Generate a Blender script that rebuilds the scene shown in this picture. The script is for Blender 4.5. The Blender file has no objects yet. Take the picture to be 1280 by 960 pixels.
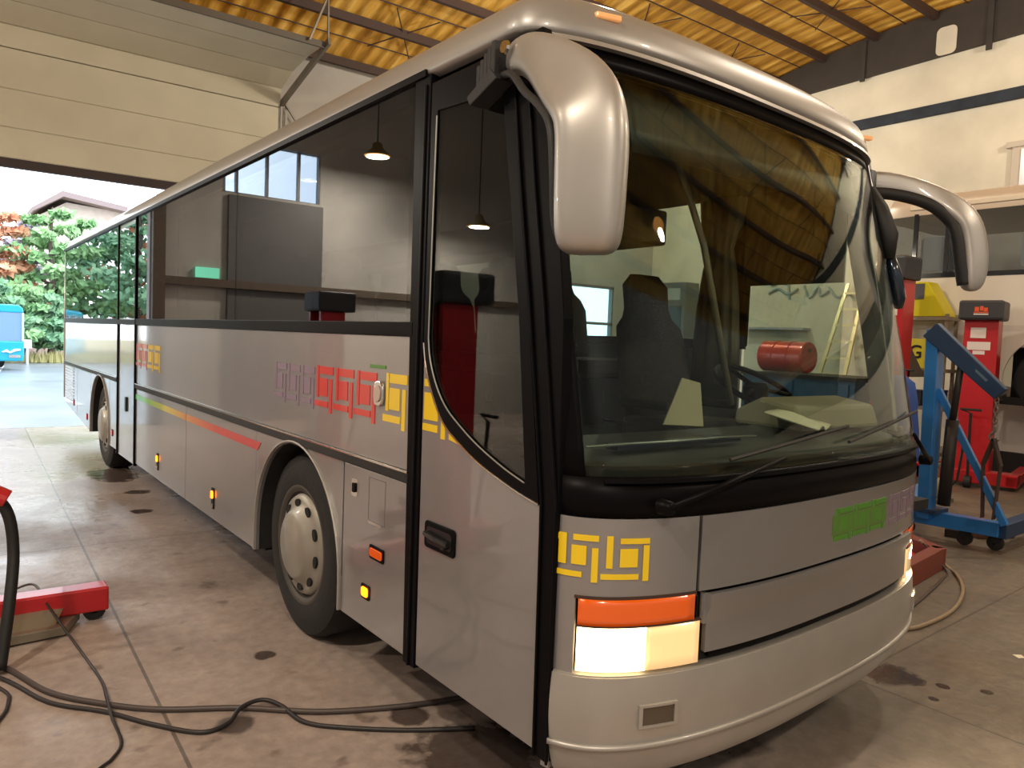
import bpy, bmesh, math, random
from mathutils import Vector, Matrix
random.seed(7)
C = bpy.context.scene.collection
PI = math.pi
# ------------------------------------------------------------------ materials
def lin(c):
    c = c/255.0
    return c/12.92 if c <= .04045 else ((c+.055)/1.055)**2.4
def rgb(r, g, b): return (lin(r), lin(g), lin(b), 1)
MATS = {}
def mat(name, col, rough=.5, metal=0, coat=0, emit=None, es=0, bump=0, bscale=20, var=0, vscale=4, ior=None):
    if name in MATS: return MATS[name]
    m = bpy.data.materials.new(name); m.use_nodes = True
    nt = m.node_tree; b = nt.nodes['Principled BSDF']
    b.inputs['Base Color'].default_value = col
    b.inputs['Roughness'].default_value = rough
    b.inputs['Metallic'].default_value = metal
    b.inputs['Coat Weight'].default_value = coat
    b.inputs['Coat Roughness'].default_value = .04
    if emit: b.inputs['Emission Color'].default_value = emit; b.inputs['Emission Strength'].default_value = es
    tc = nt.nodes.new('ShaderNodeTexCoord')
    if var:
        n = nt.nodes.new('ShaderNodeTexNoise'); n.inputs['Scale'].default_value = vscale; n.inputs['Detail'].default_value = 6
        nt.links.new(tc.outputs['Object'], n.inputs['Vector'])
        mr = nt.nodes.new('ShaderNodeMapRange'); mr.inputs[1].default_value = .3; mr.inputs[2].default_value = .7
        mr.inputs[3].default_value = 1-var; mr.inputs[4].default_value = 1+var
        nt.links.new(n.outputs['Fac'], mr.inputs[0])
        mx = nt.nodes.new('ShaderNodeVectorMath'); mx.operation = 'SCALE'; mx.inputs[0].default_value = col[:3]
        nt.links.new(mr.outputs[0], mx.inputs['Scale']); nt.links.new(mx.outputs[0], b.inputs['Base Color'])
    if bump:
        n = nt.nodes.new('ShaderNodeTexNoise'); n.inputs['Scale'].default_value = bscale; n.inputs['Detail'].default_value = 4
        nt.links.new(tc.outputs['Object'], n.inputs['Vector'])
        bp = nt.nodes.new('ShaderNodeBump'); bp.inputs['Strength'].default_value = bump; bp.inputs['Distance'].default_value = .02
        nt.links.new(n.outputs['Fac'], bp.inputs['Height']); nt.links.new(bp.outputs[0], b.inputs['Normal'])
    MATS[name] = m; return m
def glassmat(name, tint, ior=1.5, rough=0.0):
    m = bpy.data.materials.new(name); m.use_nodes = True; nt = m.node_tree; nt.nodes.clear()
    o = nt.nodes.new('ShaderNodeOutputMaterial'); t = nt.nodes.new('ShaderNodeBsdfTransparent'); t.inputs[0].default_value = tint
    g = nt.nodes.new('ShaderNodeBsdfGlossy'); g.inputs['Roughness'].default_value = rough; g.inputs[0].default_value = (.95, .97, 1, 1)
    f = nt.nodes.new('ShaderNodeFresnel'); gm = nt.nodes.new('ShaderNodeNewGeometry'); mi = nt.nodes.new('ShaderNodeMapRange')
    mi.inputs[3].default_value = ior; mi.inputs[4].default_value = 1/ior; nt.links.new(gm.outputs['Backfacing'], mi.inputs[0]); nt.links.new(mi.outputs[0], f.inputs[0])   # same reflectance on both faces of a pane
    x = nt.nodes.new('ShaderNodeMixShader'); nt.links.new(f.outputs[0], x.inputs[0]); nt.links.new(t.outputs[0], x.inputs[1])
    nt.links.new(g.outputs[0], x.inputs[2]); nt.links.new(x.outputs[0], o.inputs[0]); MATS[name] = m; return m
def emis(name, col, s):
    m = bpy.data.materials.new(name); m.use_nodes = True; nt = m.node_tree; nt.nodes.clear()
    o = nt.nodes.new('ShaderNodeOutputMaterial'); e = nt.nodes.new('ShaderNodeEmission'); e.inputs[0].default_value = col; e.inputs[1].default_value = s
    nt.links.new(e.outputs[0], o.inputs[0]); MATS[name] = m; return m

SILVER = mat('silver_paint', rgb(150, 149, 150), .3, .62, .8, var=.03, vscale=3)
SILVER2 = mat('silver_plastic_paint', rgb(170, 166, 160), .42, .55, .3, var=.04, vscale=6)
ROOFM = mat('roof_paint', rgb(160, 157, 153), .42, .5, .3)
BLACK = mat('black_gloss', rgb(12, 11, 13), .38, 0, .0); BLACK.node_tree.nodes['Principled BSDF'].inputs['Specular IOR Level'].default_value = .06
RUBBER = mat('black_rubber', rgb(26, 25, 25), .6, bump=.1, bscale=60)
TYRE = mat('tyre_rubber', rgb(22, 21, 20), .8, bump=.15, bscale=50, var=.2, vscale=8)
DARK = mat('dark_interior', rgb(22, 21, 21), .85)
DARKM = mat('dark_metal', rgb(50, 46, 44), .55, .4)
CHROME = mat('chrome', rgb(215, 212, 206), .15, 1)
HUB = mat('hub_cap_paint', rgb(150, 145, 134), .45, .4, .2, var=.06, vscale=6)
AMBER = mat('amber_lens', rgb(200, 84, 16), .15, 0, .8, emit=rgb(255, 90, 10), es=.18)
AMBERLIT = mat('lit_amber_lens', rgb(255, 140, 20), .3, emit=rgb(255, 120, 8), es=4)
REDLENS = mat('red_lens', rgb(190, 50, 50), .2, emit=rgb(255, 60, 50), es=.4)
PEARL = mat('lens_clear_back', rgb(205, 190, 160), .12, .3, .8)
LAMPLIT = emis('lit_headlamp', (1, .72, .36, 1), 9)
LAMPLIT2 = mat('headlamp_dim_side', rgb(240, 205, 150), .15, .1, .8, emit=(1, .62, .28, 1), es=.55)
WSG = glassmat('windscreen_glass', (.84, .89, .84, 1), 1.25)
SIDEG = glassmat('tinted_side_glass', (.42, .45, .47, 1), 1.65)
DOORG = glassmat('door_glass', (.5, .54, .52, 1), 1.55)
SEAT = mat('seat_fabric', rgb(52, 46, 44), .95, bump=.3, bscale=90, var=.25, vscale=40)
DASH = mat('dashboard_plastic', rgb(62, 62, 60), .6, bump=.1, bscale=100)
NAVY = mat('navy_plastic', rgb(20, 26, 44), .35, 0, .3)
PAPER = mat('paper', rgb(215, 208, 185), .8)
CREAM = mat('cream_plastic', rgb(190, 180, 150), .6)
CURTAIN = mat('pleated_curtain', rgb(120, 112, 96), .45, .5, bump=.2)
HEADLIN = mat('headliner', rgb(70, 66, 62), .9)

# ------------------------------------------------------------------ mesh helpers
def newbm(): return bmesh.new()
def obj(name, bm, m, parent=None, smooth=False, bevel=0, autos=None):
    me = bpy.data.meshes.new(name); bmesh.ops.recalc_face_normals(bm, faces=bm.faces[:]) 
    bm.to_mesh(me); bm.free()
    ms = m if isinstance(m, (list, tuple)) else [m]
    for k in ms: me.materials.append(k)
    o = bpy.data.objects.new(name, me); C.objects.link(o)
    if smooth or autos:
        for p in me.polygons: p.use_smooth = True
    if autos:
        e = o.modifiers.new('split', 'EDGE_SPLIT'); e.split_angle = math.radians(autos)
    if bevel:
        b = o.modifiers.new('bevel', 'BEVEL'); b.width = bevel; b.segments = 2; b.limit_method = 'ANGLE'; b.angle_limit = .7
    if parent is not None:
        o.parent = parent
        if parent.type == 'EMPTY': o.matrix_parent_inverse = Matrix.Translation(-Vector(parent.location))
    return o
def tag(o, label=None, cat=None, group=None, kind=None):
    if label: o['label'] = label
    if cat: o['category'] = cat
    if group: o['group'] = group
    if kind: o['kind'] = kind
    return o
def thing(name, loc, label, cat, group=None):
    o = bpy.data.objects.new(name, None); C.objects.link(o); o.location = loc; o.empty_display_size = .1
    return tag(o, label, cat, group)
def struct(name, bm, m, **k):
    o = obj(name, bm, m, **k); o['kind'] = 'structure'; return o
def dup(root, loc, label=None, rotz=0):
    r = root.copy(); C.objects.link(r); r.location = loc; r.rotation_euler = (0, 0, rotz)
    if label: r['label'] = label
    def rec(a, b):
        for ch in list(a.children):
            c = ch.copy(); C.objects.link(c); c.parent = b; c.matrix_parent_inverse = ch.matrix_parent_inverse.copy(); rec(ch, c)
    rec(root, r); return r
def box(bm, a, b, M=None, mi=0):
    x0, y0, z0 = a; x1, y1, z1 = b
    v = [bm.verts.new((x, y, z)) for z in (z0, z1) for y in (y0, y1) for x in (x0, x1)]
    fs = [bm.faces.new([v[i] for i in f]) for f in ((0, 2, 3, 1), (4, 5, 7, 6), (0, 1, 5, 4), (2, 6, 7, 3), (0, 4, 6, 2), (1, 3, 7, 5))]
    for f in fs: f.material_index = mi
    if M: bmesh.ops.transform(bm, matrix=M, verts=v)
    return v
def beam(bm, p0, p1, w, h, up=(0, 0, 1), taper=1):
    p0 = Vector(p0); p1 = Vector(p1); d = (p1-p0).normalized(); u = Vector(up)
    if abs(d.dot(u)) > .99: u = Vector((0, 1, 0))
    s = d.cross(u).normalized(); u = s.cross(d).normalized()
    r = []
    for p, k in ((p0, 1), (p1, taper)):
        r.append([bm.verts.new(p+s*a*w/2*k+u*b*h/2*k) for a, b in ((-1, -1), (1, -1), (1, 1), (-1, 1))])
    for i in range(4): bm.faces.new([r[0][i], r[0][(i+1) % 4], r[1][(i+1) % 4], r[1][i]])
    bm.faces.new(r[0][::-1]); bm.faces.new(r[1])
def smoothpath(pts, n=6):
    P = [Vector(p) for p in pts]; out = []
    for i in range(len(P)-1):
        a = P[max(i-1, 0)]; b = P[i]; c = P[i+1]; d = P[min(i+2, len(P)-1)]
        for k in range(n):
            t = k/n
            out.append(.5*((2*b)+(c-a)*t+(2*a-5*b+4*c-d)*t*t+(3*b-a-3*c+d)*t**3))
    out.append(P[-1]); return out
def tube(bm, pts, r, seg=8, cap=True, sm=0):
    P = smoothpath(pts, sm) if sm else [Vector(p) for p in pts]
    n = len(P); rings = []; pu = None
    for i in range(n):
        d = (P[min(i+1, n-1)]-P[max(i-1, 0)]).normalized()
        if pu is None: pu = Vector((0, 0, 1)) if abs(d.z) < .9 else Vector((1, 0, 0))
        s = d.cross(pu).normalized(); u = s.cross(d).normalized(); pu = u
        rr = r[i] if isinstance(r, (list, tuple)) else r
        rings.append([bm.verts.new(P[i]+(s*math.cos(2*PI*k/seg)+u*math.sin(2*PI*k/seg))*rr) for k in range(seg)])
    for i in range(n-1):
        for k in range(seg): bm.faces.new([rings[i][k], rings[i][(k+1) % seg], rings[i+1][(k+1) % seg], rings[i+1][k]])
    if cap: bm.faces.new(rings[0][::-1]); bm.faces.new(rings[-1])
def loft(bm, rings, closed=True, cap=True):
    R = [[bm.verts.new(p) for p in r] for r in rings]; m = len(R[0])
    for i in range(len(R)-1):
        for k in range(m if closed else m-1):
            bm.faces.new([R[i][k], R[i][(k+1) % m], R[i+1][(k+1) % m], R[i+1][k]])
    if cap and closed: bm.faces.new(R[0][::-1]); bm.faces.new(R[-1])
    return R
def lathe(bm, prof, center, axis='x', seg=40, cap=False):
    cx, cy, cz = center; rings = []
    for r, h in prof:
        ring = []
        for k in range(seg):
            a = 2*PI*k/seg; u = r*math.cos(a); v = r*math.sin(a)
            ring.append({'x': (cx+h, cy+u, cz+v), 'y': (cx+u, cy+h, cz+v), 'z': (cx+u, cy+v, cz+h)}[axis])
        rings.append(ring)
    loft(bm, rings, True, cap)
def prism(bm, pts, a, b, plane='yz', mi=0):
    """polygon pts in a plane, extruded from a to b along the remaining axis"""
    f = {'yz': lambda p, t: (t, p[0], p[1]), 'xz': lambda p, t: (p[0], t, p[1]), 'xy': lambda p, t: (p[0], p[1], t)}[plane]
    A = [bm.verts.new(f(p, a)) for p in pts]; B = [bm.verts.new(f(p, b)) for p in pts]; n = len(pts)
    fs = [bm.faces.new(A), bm.faces.new(B[::-1])]
    for i in range(n): fs.append(bm.faces.new([A[i], B[i], B[(i+1) % n], A[(i+1) % n]]))
    for q in fs: q.material_index = mi
def holed(bm, outer, inner, a, b, plane='yz'):
    """ring between two loops with equal counts"""
    f = {'yz': lambda p, t: (t, p[0], p[1]), 'xz': lambda p, t: (p[0], t, p[1]), 'xy': lambda p, t: (p[0], p[1], t)}[plane]
    n = len(outer); L = [[bm.verts.new(f(p, t)) for p in q] for t in (a, b) for q in (outer, inner)]
    oa, ia, ob, ib = L
    for i in range(n):
        j = (i+1) % n
        bm.faces.new([oa[i], oa[j], ia[j], ia[i]]); bm.faces.new([ob[i], ib[i], ib[j], ob[j]])
        bm.faces.new([oa[i], ob[i], ob[j], oa[j]]); bm.faces.new([ia[i], ia[j], ib[j], ib[i]])
def cat2(pts, n=6):
    return [(p.x, p.y) for p in smoothpath([(a, b, 0) for a, b in pts], n)]
def rrect(y0, z0, y1, z1, r, n=4):
    out = []
    for cx, cy, a in ((y1-r, z1-r, 0), (y0+r, z1-r, 90), (y0+r, z0+r, 180), (y1-r, z0+r, 270)):
        for k in range(n+1):
            t = math.radians(a+90*k/n); out.append((cx+r*math.cos(t), cy+r*math.sin(t)))
    return out

# ------------------------------------------------------------------ camera
def setcam():
    yaw, pitch, roll, f = .65372, -.05831, .04004, 950.95
    import numpy as np
    return yaw, pitch, roll, f
CP = (-1.605, -1.304, 1.727)
yaw, pitch, roll, foc = YAW, PITCH, ROLL, FOC = .654, -.058, .040, 950.95
fw = Vector((math.sin(yaw)*math.cos(pitch), math.cos(yaw)*math.cos(pitch), math.sin(pitch)))
rt = Vector((math.cos(yaw), -math.sin(yaw), 0)); upv = rt.cross(fw)
c, s = math.cos(roll), math.sin(roll); r2 = c*rt+s*upv; u2 = -s*rt+c*upv
cd = bpy.data.cameras.new('camera'); cam = bpy.data.objects.new('camera', cd); C.objects.link(cam)
cam.matrix_world = Matrix(((r2.x, u2.x, -fw.x, CP[0]), (r2.y, u2.y, -fw.y, CP[1]), (r2.z, u2.z, -fw.z, CP[2]), (0, 0, 0, 1)))
cd.sensor_fit = 'HORIZONTAL'; cd.sensor_width = 36; cd.lens = foc*36/1280; cd.clip_start = .05; cd.clip_end = 400
bpy.context.scene.camera = cam

# ================================================================== THE COACH
coach = thing('coach', (1.25, 6, 0), 'silver touring coach with lit headlamp and tinted windows parked in the middle of the workshop', 'bus')
W = 2.5; HC = 1.25; NN = 2.6
def Y0(z): t = max(0, (z-1.175)/1.6); return .20+.44*t**1.25
def YC(z): t = max(0, (z-1.175)/1.6); return .62+.28*t**1.15
def F(th, z, off=0):
    def raw(t):
        ct = math.cos(t)
        x = HC-HC*math.copysign(abs(ct)**(2/NN), ct)
        y = YC(z)-(YC(z)-Y0(z))*abs(math.sin(t))**(2/NN)
        return Vector((x, y+.05*x, z))
    p = raw(th)
    if off:
        e = .004; a = raw(max(0, th-e)); b = raw(min(PI, th+e)); d = (b-a).normalized()
        nrm = Vector((d.y, -d.x, 0)); p = p+nrm*off
    return p
def TH(x):
    k = (HC-x)/HC
    return math.acos(max(-1, min(1, math.copysign(abs(k)**(NN/2), k))))
def fpatch(bm, x0, x1, zlo, zhi, off=0, thick=.02, nu=24, nv=4, mi=0):
    """curved panel on the front; zlo/zhi are numbers or functions of x; off pushes it out"""
    t0, t1 = TH(x0), TH(x1)
    fl = zlo if callable(zlo) else (lambda x: zlo)
    fh = zhi if callable(zhi) else (lambda x: zhi)
    of = off if callable(off) else (lambda x, v: off)
    def grid(extra):
        G = []
        for i in range(nu+1):
            th = t0+(t1-t0)*i/nu; col = []; x = F(th, 1).x
            for j in range(nv+1):
                v = j/nv; z = fl(x)*(1-v)+fh(x)*v
                col.append(bm.verts.new(F(th, z, of(x, v)+extra)))
            G.append(col)
        return G
    A = grid(0); B = grid(-thick); n = nu; m = nv
    fs = []
    for i in range(n):
        for j in range(m):
            fs.append(bm.faces.new([A[i][j], A[i+1][j], A[i+1][j+1], A[i][j+1]]))
            fs.append(bm.faces.new([B[i][j], B[i][j+1], B[i+1][j+1], B[i+1][j]]))
    for i in range(n):
        fs.append(bm.faces.new([A[i][0], B[i][0], B[i+1][0], A[i+1][0]])); fs.append(bm.faces.new([A[i][m], A[i+1][m], B[i+1][m], B[i][m]]))
    for j in range(m):
        fs.append(bm.faces.new([A[0][j], A[0][j+1], B[0][j+1], B[0][j]])); fs.append(bm.faces.new([A[n][j], B[n][j], B[n][j+1], A[n][j+1]]))
    for f in fs: f.material_index = mi

def side(name, pts, m, x=0, t=.02, parent=coach, bevel=.004, **k):
    bm = newbm(); prism(bm, pts, x, x+t); return obj(name, bm, m, parent, bevel=bevel, **k)
def R4(y0, z0, y1, z1): return [(y0, z0), (y1, z0), (y1, z1), (y0, z1)]

def arc(yc, zc, r, a0, a1, n=18): return [(yc+r*math.cos(math.radians(a0+(a1-a0)*k/n)), zc+r*math.sin(math.radians(a0+(a1-a0)*k/n))) for k in range(n+1)]
AY, AZ, AR = 2.735, .50, .61      # front wheel arch
BY = 8.86                          # rear wheel arch
G0, G1 = 1.10, 1.155               # lower moulding
BZ = 1.745
SK = .36
def skirt(y): return SK if y < 9.6 else SK+(y-9.6)*.08

for sx, xo, t in (('near', 0, .02), ('far', W, -.02)):
    near = xo == 0
    yA = 1.475 if near else .62
    # --- lower flaps
    if near:
        side('luggage_flap', R4(1.475, SK, 2.105, G0), SILVER, xo, t)
    else:
        side('luggage_flap', R4(.72, SK, 2.105, G0), SILVER, xo, t)
    # panel above the front wheel with arch cut
    q = math.degrees(math.asin((SK-AZ)/AR)) 
    pts = [(2.115, G0), (2.115, SK)] + [] 
    a_s = math.degrees(math.acos(min(1, (AR)/AR)))
    archp = [(AY-AR+.0, SK)] + arc(AY, AZ, AR, 180, 0, 22) + [(AY+AR, SK)]
    pts = [(2.115, SK), (AY-AR+.004, SK)] + arc(AY, AZ, AR-.004, 180, 0, 22) + [(AY+AR-.004, SK), (AY+AR+.02, SK), (AY+AR+.02, G0), (2.115, G0)]
    side('front_wheel_panel', pts, SILVER, xo, t, bevel=0)
    side('luggage_flap', R4(3.37, SK, 4.995, G0), SILVER, xo, t)
    side('luggage_flap', R4(5.005, SK, 6.86, G0), SILVER, xo, t)
    side('engine_flap', R4(7.80, SK, 8.235, G0), SILVER, xo, t)
    pts = [(8.243, SK), (BY-AR+.004, SK)] + arc(BY, AZ, AR-.004, 180, 0, 22) + [(BY+AR-.004, SK), (9.49, SK), (9.49, G0), (8.243, G0)]
    side('rear_wheel_panel', pts, SILVER, xo, t, bevel=0)
    side('engine_flap', [(9.5, SK), (10.6, .44), (10.6, G0), (9.5, G0)], SILVER, xo, t)
    side('engine_flap', [(10.61, .44), (11.80, .54), (11.86, .60), (11.86, G0), (10.61, G0)], SILVER, xo, t)
    # --- upper panels between moulding and belt
    side('side_panel', R4(yA if near else 1.66, G1, 6.86, BZ-.02), SILVER, xo, t)
    if not near: side('side_panel', R4(.62, G1, 1.652, 1.35), SILVER, xo, t)
    side('side_panel', R4(7.80, G1, 11.86, BZ-.02), SILVER, xo, t)
    # --- mouldings
    bm = newbm()
    for y0, y1 in ((yA, 6.86), (7.80, 11.86)):
        s_ = -1 if near else 1
        box(bm, (min(xo, xo+s_*.012), y0, G0+.004), (max(xo, xo+s_*.012)+.0, y1, G1-.004))
    obj('side_moulding', bm, RUBBER, coach, bevel=.004)
    bm = newbm()
    for y0, y1 in ((yA, 6.86), (7.80, 11.86)):
        x1 = xo-.014 if near else xo+.014
        box(bm, (min(xo, x1), y0, G1-.008), (max(xo, x1), y1, G1))
    obj('chrome_strip', bm, CHROME, coach)
    bm = newbm()
    x1 = xo-.010 if near else xo+.010
    for y0, y1 in ((yA if near else 1.64, 6.88), (7.78, 11.86)): box(bm, (min(xo, x1), y0, BZ-.02), (max(xo, x1), y1, BZ+.04))
    obj('window_belt_bar', bm, BLACK, coach, bevel=.003)
    # --- window band frame behind glass (posts) + gutter
    bm = newbm(); x2 = xo+(.03 if near else -.03); x3 = xo+(.006 if near else -.006)
    lo, hi = min(x2, x3), max(x2, x3)
    posts = [(3.80, 3.87), (6.82, 6.9), (7.74, 7.82), (11.70, 11.86), (5.32, 5.36), (9.4, 9.46)]
    posts += [(1.40, 1.56)] if near else [(1.62, 1.95)]
    for y0, y1 in posts: box(bm, (lo, y0, BZ), (hi, y1, 2.80))
    box(bm, (lo, (1.4 if near else 1.1), 2.70), (hi, 11.86, 2.82))
    obj('window_post_frame', bm, BLACK, coach)
    segs = ([(1.49, 3.83), (3.838, 6.85), (7.80, 11.80)] if near else [(1.00, 1.64), (1.93, 3.83), (3.838, 6.85), (6.86, 11.80)])
    for y0, y1 in segs:
        side('window_glass', R4(y0, 1.36 if y0 == 1.00 else BZ+.04, y1, 2.775), SIDEG if near else glassmat('far_side_glass', (.72, .78, .76, 1), 1.5) if 'far_side_glass' not in MATS else (SIDEG if near else MATS['far_side_glass']), xo, .006*(1 if near else -1), bevel=0)
    bm = newbm(); x1 = xo-.018 if near else xo+.018
    box(bm, (min(xo, x1), 1.42 if near else 1.0, 2.772), (max(xo, x1), 11.86, 2.80)); obj('rain_gutter', bm, BLACK, coach)
    # wheel arch trims
    for yc in (AY, BY):
        bm = newbm()
        outer = [(yc-AR-.012, SK)] + arc(yc, AZ, AR+.012, 180, 0, 26) + [(yc+AR+.012, SK)]
        inner = [(yc-AR, SK)] + arc(yc, AZ, AR, 180, 0, 26) + [(yc+AR, SK)]
        n = len(outer)
        x1 = xo-.016 if near else xo+.016; x2 = xo+.01 if near else xo-.01
        rings = [[(x1, *outer[i]), (x1, *inner[i]), (x2, *inner[i]), (x2, *outer[i])] for i in range(n)]
        loft(bm, rings); obj('wheel_arch_trim', bm, SILVER2, coach, bevel=.004)
        bm = newbm(); x9 = xo+.42 if near else xo-.42
        rings = [[(xo+(.02 if near else -.02), *p) for p in inner], [(x9, *p) for p in inner]]
        loft(bm, rings, closed=False, cap=False); 
        box(bm, (min(x9, x9+.01), yc-AR, SK), (max(x9, x9+.01), yc+AR, AZ+AR))
        obj('wheel_housing', bm, DARK, coach)

# middle/rear door on the near side (y 6.90 - 7.76)
md = newbm(); prism(md, R4(6.905, .33, 7.755, 2.78), .004, .02); md = obj('rear_door', md, SILVER, coach, bevel=.01)
md['label'] = 'narrow rear passenger door with tall glass'
side('door_glass', R4(6.96, 1.79, 7.70, 2.72), SIDEG, -.003, .006, md, 0)
side('door_glass', R4(6.97, .95, 7.69, 1.70), SIDEG, -.003, .006, md, 0) if False else None
bm = newbm()
box(bm, (-.014, 6.868, .33), (.02, 6.90, 2.79)); box(bm, (-.010, 7.76, .33), (.02, 7.79, 2.79)); obj('door_seal', bm, BLACK, coach, bevel=.004)
bm = newbm(); box(bm, (-.012, 6.9, BZ-.02), (0.004, 7.76, BZ+.03)); obj('door_rail', bm, BLACK, md)
side('door_handle', rrect(7.28, .83, 7.36, .98, .02), BLACK, -.008, .012, md, 0)

# passenger door (front) silver leaf + black surround + glass
pd = newbm()
oc = [(1.385, 1.70), (1.36, 1.60), (1.30, 1.49), (1.217, 1.390), (1.10, 1.325), (.962, 1.268), (.765, 1.215), (.612, 1.185)]
prism(pd, [(.585, SK-.0), (1.372, SK-.0), (1.385, 1.70)] + cat2(oc, 4)[1:] , -.002, .03)
pd = obj('passenger_door', pd, SILVER, coach, bevel=.006)
pd['label'] = 'front passenger door, silver below and black framed glass above'
# black surround following the curve
ic = [(1.345, 1.72), (1.325, 1.63), (1.27, 1.53), (1.192, 1.450), (1.08, 1.385), (.966, 1.332), (.81, 1.277), (.69, 1.245)]
def lerp(a, b, t): return a+(b-a)*t
outer = [(1.385, 2.74)] + cat2(oc, 4)[:-1] + [(.612, 1.185)]
inner = [(1.335, 2.62)] + cat2(ic, 4)[:-1] + [(.69, 1.245)]
top_o = [(.70, 1.8), (.775, 2.2), (.86, 2.74)]; top_i = [(.76, 1.8), (.83, 2.2), (.905, 2.60)]
bm = newbm(); holed(bm, outer+top_o, inner+top_i, -.006, .03); obj('door_frame', bm, BLACK, pd, bevel=.003)
bm = newbm(); prism(bm, inner+top_i, 0.000, .006); obj('door_glass', bm, DOORG, pd)
bm = newbm(); tube(bm, [(-.008, y, z) for y, z in [(1.337, 2.6)]+cat2(ic, 4)], .003, 6); obj('glass_edge_trim', bm, mat('pale_seal', rgb(150, 150, 140), .4, .4), pd)
bm = newbm(); tube(bm, [(-.006, y, z) for y, z in cat2(oc, 4)], .0035, 6); obj('door_edge_line', bm, CHROME, pd)
# handle
bm = newbm(); prism(bm, rrect(1.10, .875, 1.325, .985, .018), -.010, .0); h = obj('door_handle', bm, BLACK, pd, bevel=.004)
bm = newbm(); prism(bm, rrect(1.12, .895, 1.305, .965, .02), -.012, -.009); tube(bm, [(-.022, 1.30, .935), (-.026, 1.22, .93), (-.022, 1.13, .925)], .011, 8); lathe(bm, [(.001, -.03), (.016, -.03), (.018, -.01)], (0, 1.16, .915), 'x', 16); obj('handle_lever', bm, mat('handle_black', rgb(40, 40, 42), .25, .3), h)
# B pillar and A pillar (near)
bm = newbm(); prism(bm, [(1.378, .34), (1.472, .34), (1.50, 1.7), (1.515, 2.78), (1.395, 2.78), (1.39, 1.7)], -.008, .03)
box(bm, (-.016, 1.415, .34), (-.006, 1.43, 2.74)); obj('b_pillar', bm, BLACK, coach, bevel=.004)
bm = newbm()
prism(bm, [(.585, .34), (.60, 1.18), (.70, 1.8), (.775, 2.2), (.86, 2.76), (.70, 2.76), (.62, 2.4), (.53, 1.8), (.52, 1.2), (.525, .34)], -.001, .04)
for ya in (.0, .075):
    tube(bm, [(-.006, .585-ya*.9, .34), (-.006, .598-ya, 1.2), (-.006, .70-ya, 1.85), (-.006, .775-ya, 2.25), (-.006, .855-ya, 2.74)], .006, 6)
obj('a_pillar', bm, BLACK, coach, bevel=.003)
# far A pillar; silver paint imitates the pale wall mirrored in the screen edge
bm = newbm()
prism(bm, [(.74, .34), (.74, 1.2), (.86, 1.8), (1.0, 2.4), (1.05, 2.78), (.90, 2.78), (.80, 2.4), (.70, 1.8), (.66, 1.2), (.62, .34)], W-.03, W+.004)
obj('far_a_pillar', bm, SILVER, coach, bevel=.004)

# small side items
def lamp_side(name, y, z, w, h, m, x=-.012, frame=True):
    bm = newbm(); prism(bm, rrect(y-w/2-.012, z-h/2-.012, y+w/2+.012, z+h/2+.012, .01), -.005, .002); o = obj(name, bm, BLACK, coach)
    bm = newbm(); prism(bm, rrect(y-w/2, z-h/2, y+w/2, z+h/2, min(w, h)*.3), x, -.004); obj('lens', bm, m, o, bevel=.003)
lamp_side('side_marker_lamp', 1.743, .735, .115, .04, AMBER)
lamp_side('side_indicator_lamp', 1.842, .532, .06, .045, AMBERLIT)
def flap_lock(y, z):
    bm = newbm(); prism(bm, rrect(y-.028, z-.075, y+.028, z+.075, .01), -.006, .002); o = obj('flap_lock', bm, BLACK, coach)
    bm = newbm(); prism(bm, rrect(y-.022, z+.0, y+.022, z+.055, .015), -.014, -.005); obj('marker_lens', bm, AMBERLIT, o)
    bm = newbm(); prism(bm, rrect(y-.02, z-.068, y+.02, z-.035, .008), -.012, -.005); obj('lock_barrel', bm, CHROME, o)
flap_lock(4.25, .51); flap_lock(5.92, .52)
for y, z in ((9.77, .52), (10.9, .60)):
    lamp_side('side_reflector', y, z, .05, .06, REDLENS)
lamp_side('side_reflector', 8.05, .52, .05, .05, REDLENS)
bm = newbm(); prism(bm, rrect(1.955, .955, 2.015, 1.035, .01), -.004, .002); o = obj('flap_catch', bm, CHROME, coach)
bm = newbm(); prism(bm, rrect(1.965, .975, 1.995, 1.02, .008), -.012, -.003); obj('catch_recess', bm, BLACK, o)
bm = newbm(); prism(bm, rrect(1.70, .86, 1.83, .872, .004), -.006, .002); obj('fuel_flap_lip', bm, CHROME, coach)
bm = newbm(); 
for a, b in (((1.68, .872), (1.84, .875)), ((1.68, 1.07), (1.84, 1.073)), ((1.68, .872), (1.683, 1.073)), ((1.838, .872), (1.841, 1.073))): prism(bm, R4(*a, *b), -.0015, .001)
obj('fuel_flap_seam', bm, mat('seam_grey', rgb(110, 107, 104), .5), coach)
# round-corner side lamp on the emblem
bm = newbm(); prism(bm, rrect(1.712, 1.405, 1.80, 1.52, .035), -.016, 0); o = obj('side_repeater_lamp', bm, CHROME, coach, bevel=.006)
bm = newbm(); prism(bm, rrect(1.725, 1.425, 1.787, 1.50, .028), -.022, -.015); obj('lens', bm, mat('clear_lens', rgb(180, 160, 150), .1, .2, .8), o, bevel=.006)
# rear louvre
bm = newbm()
for k in range(12): box(bm, (-.006, 10.92, .60+k*.042), (.0, 11.72, .622+k*.042))
obj('vent_louvre', bm, mat('louvre_pale', rgb(190, 196, 204), .4, .3), coach)

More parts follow.
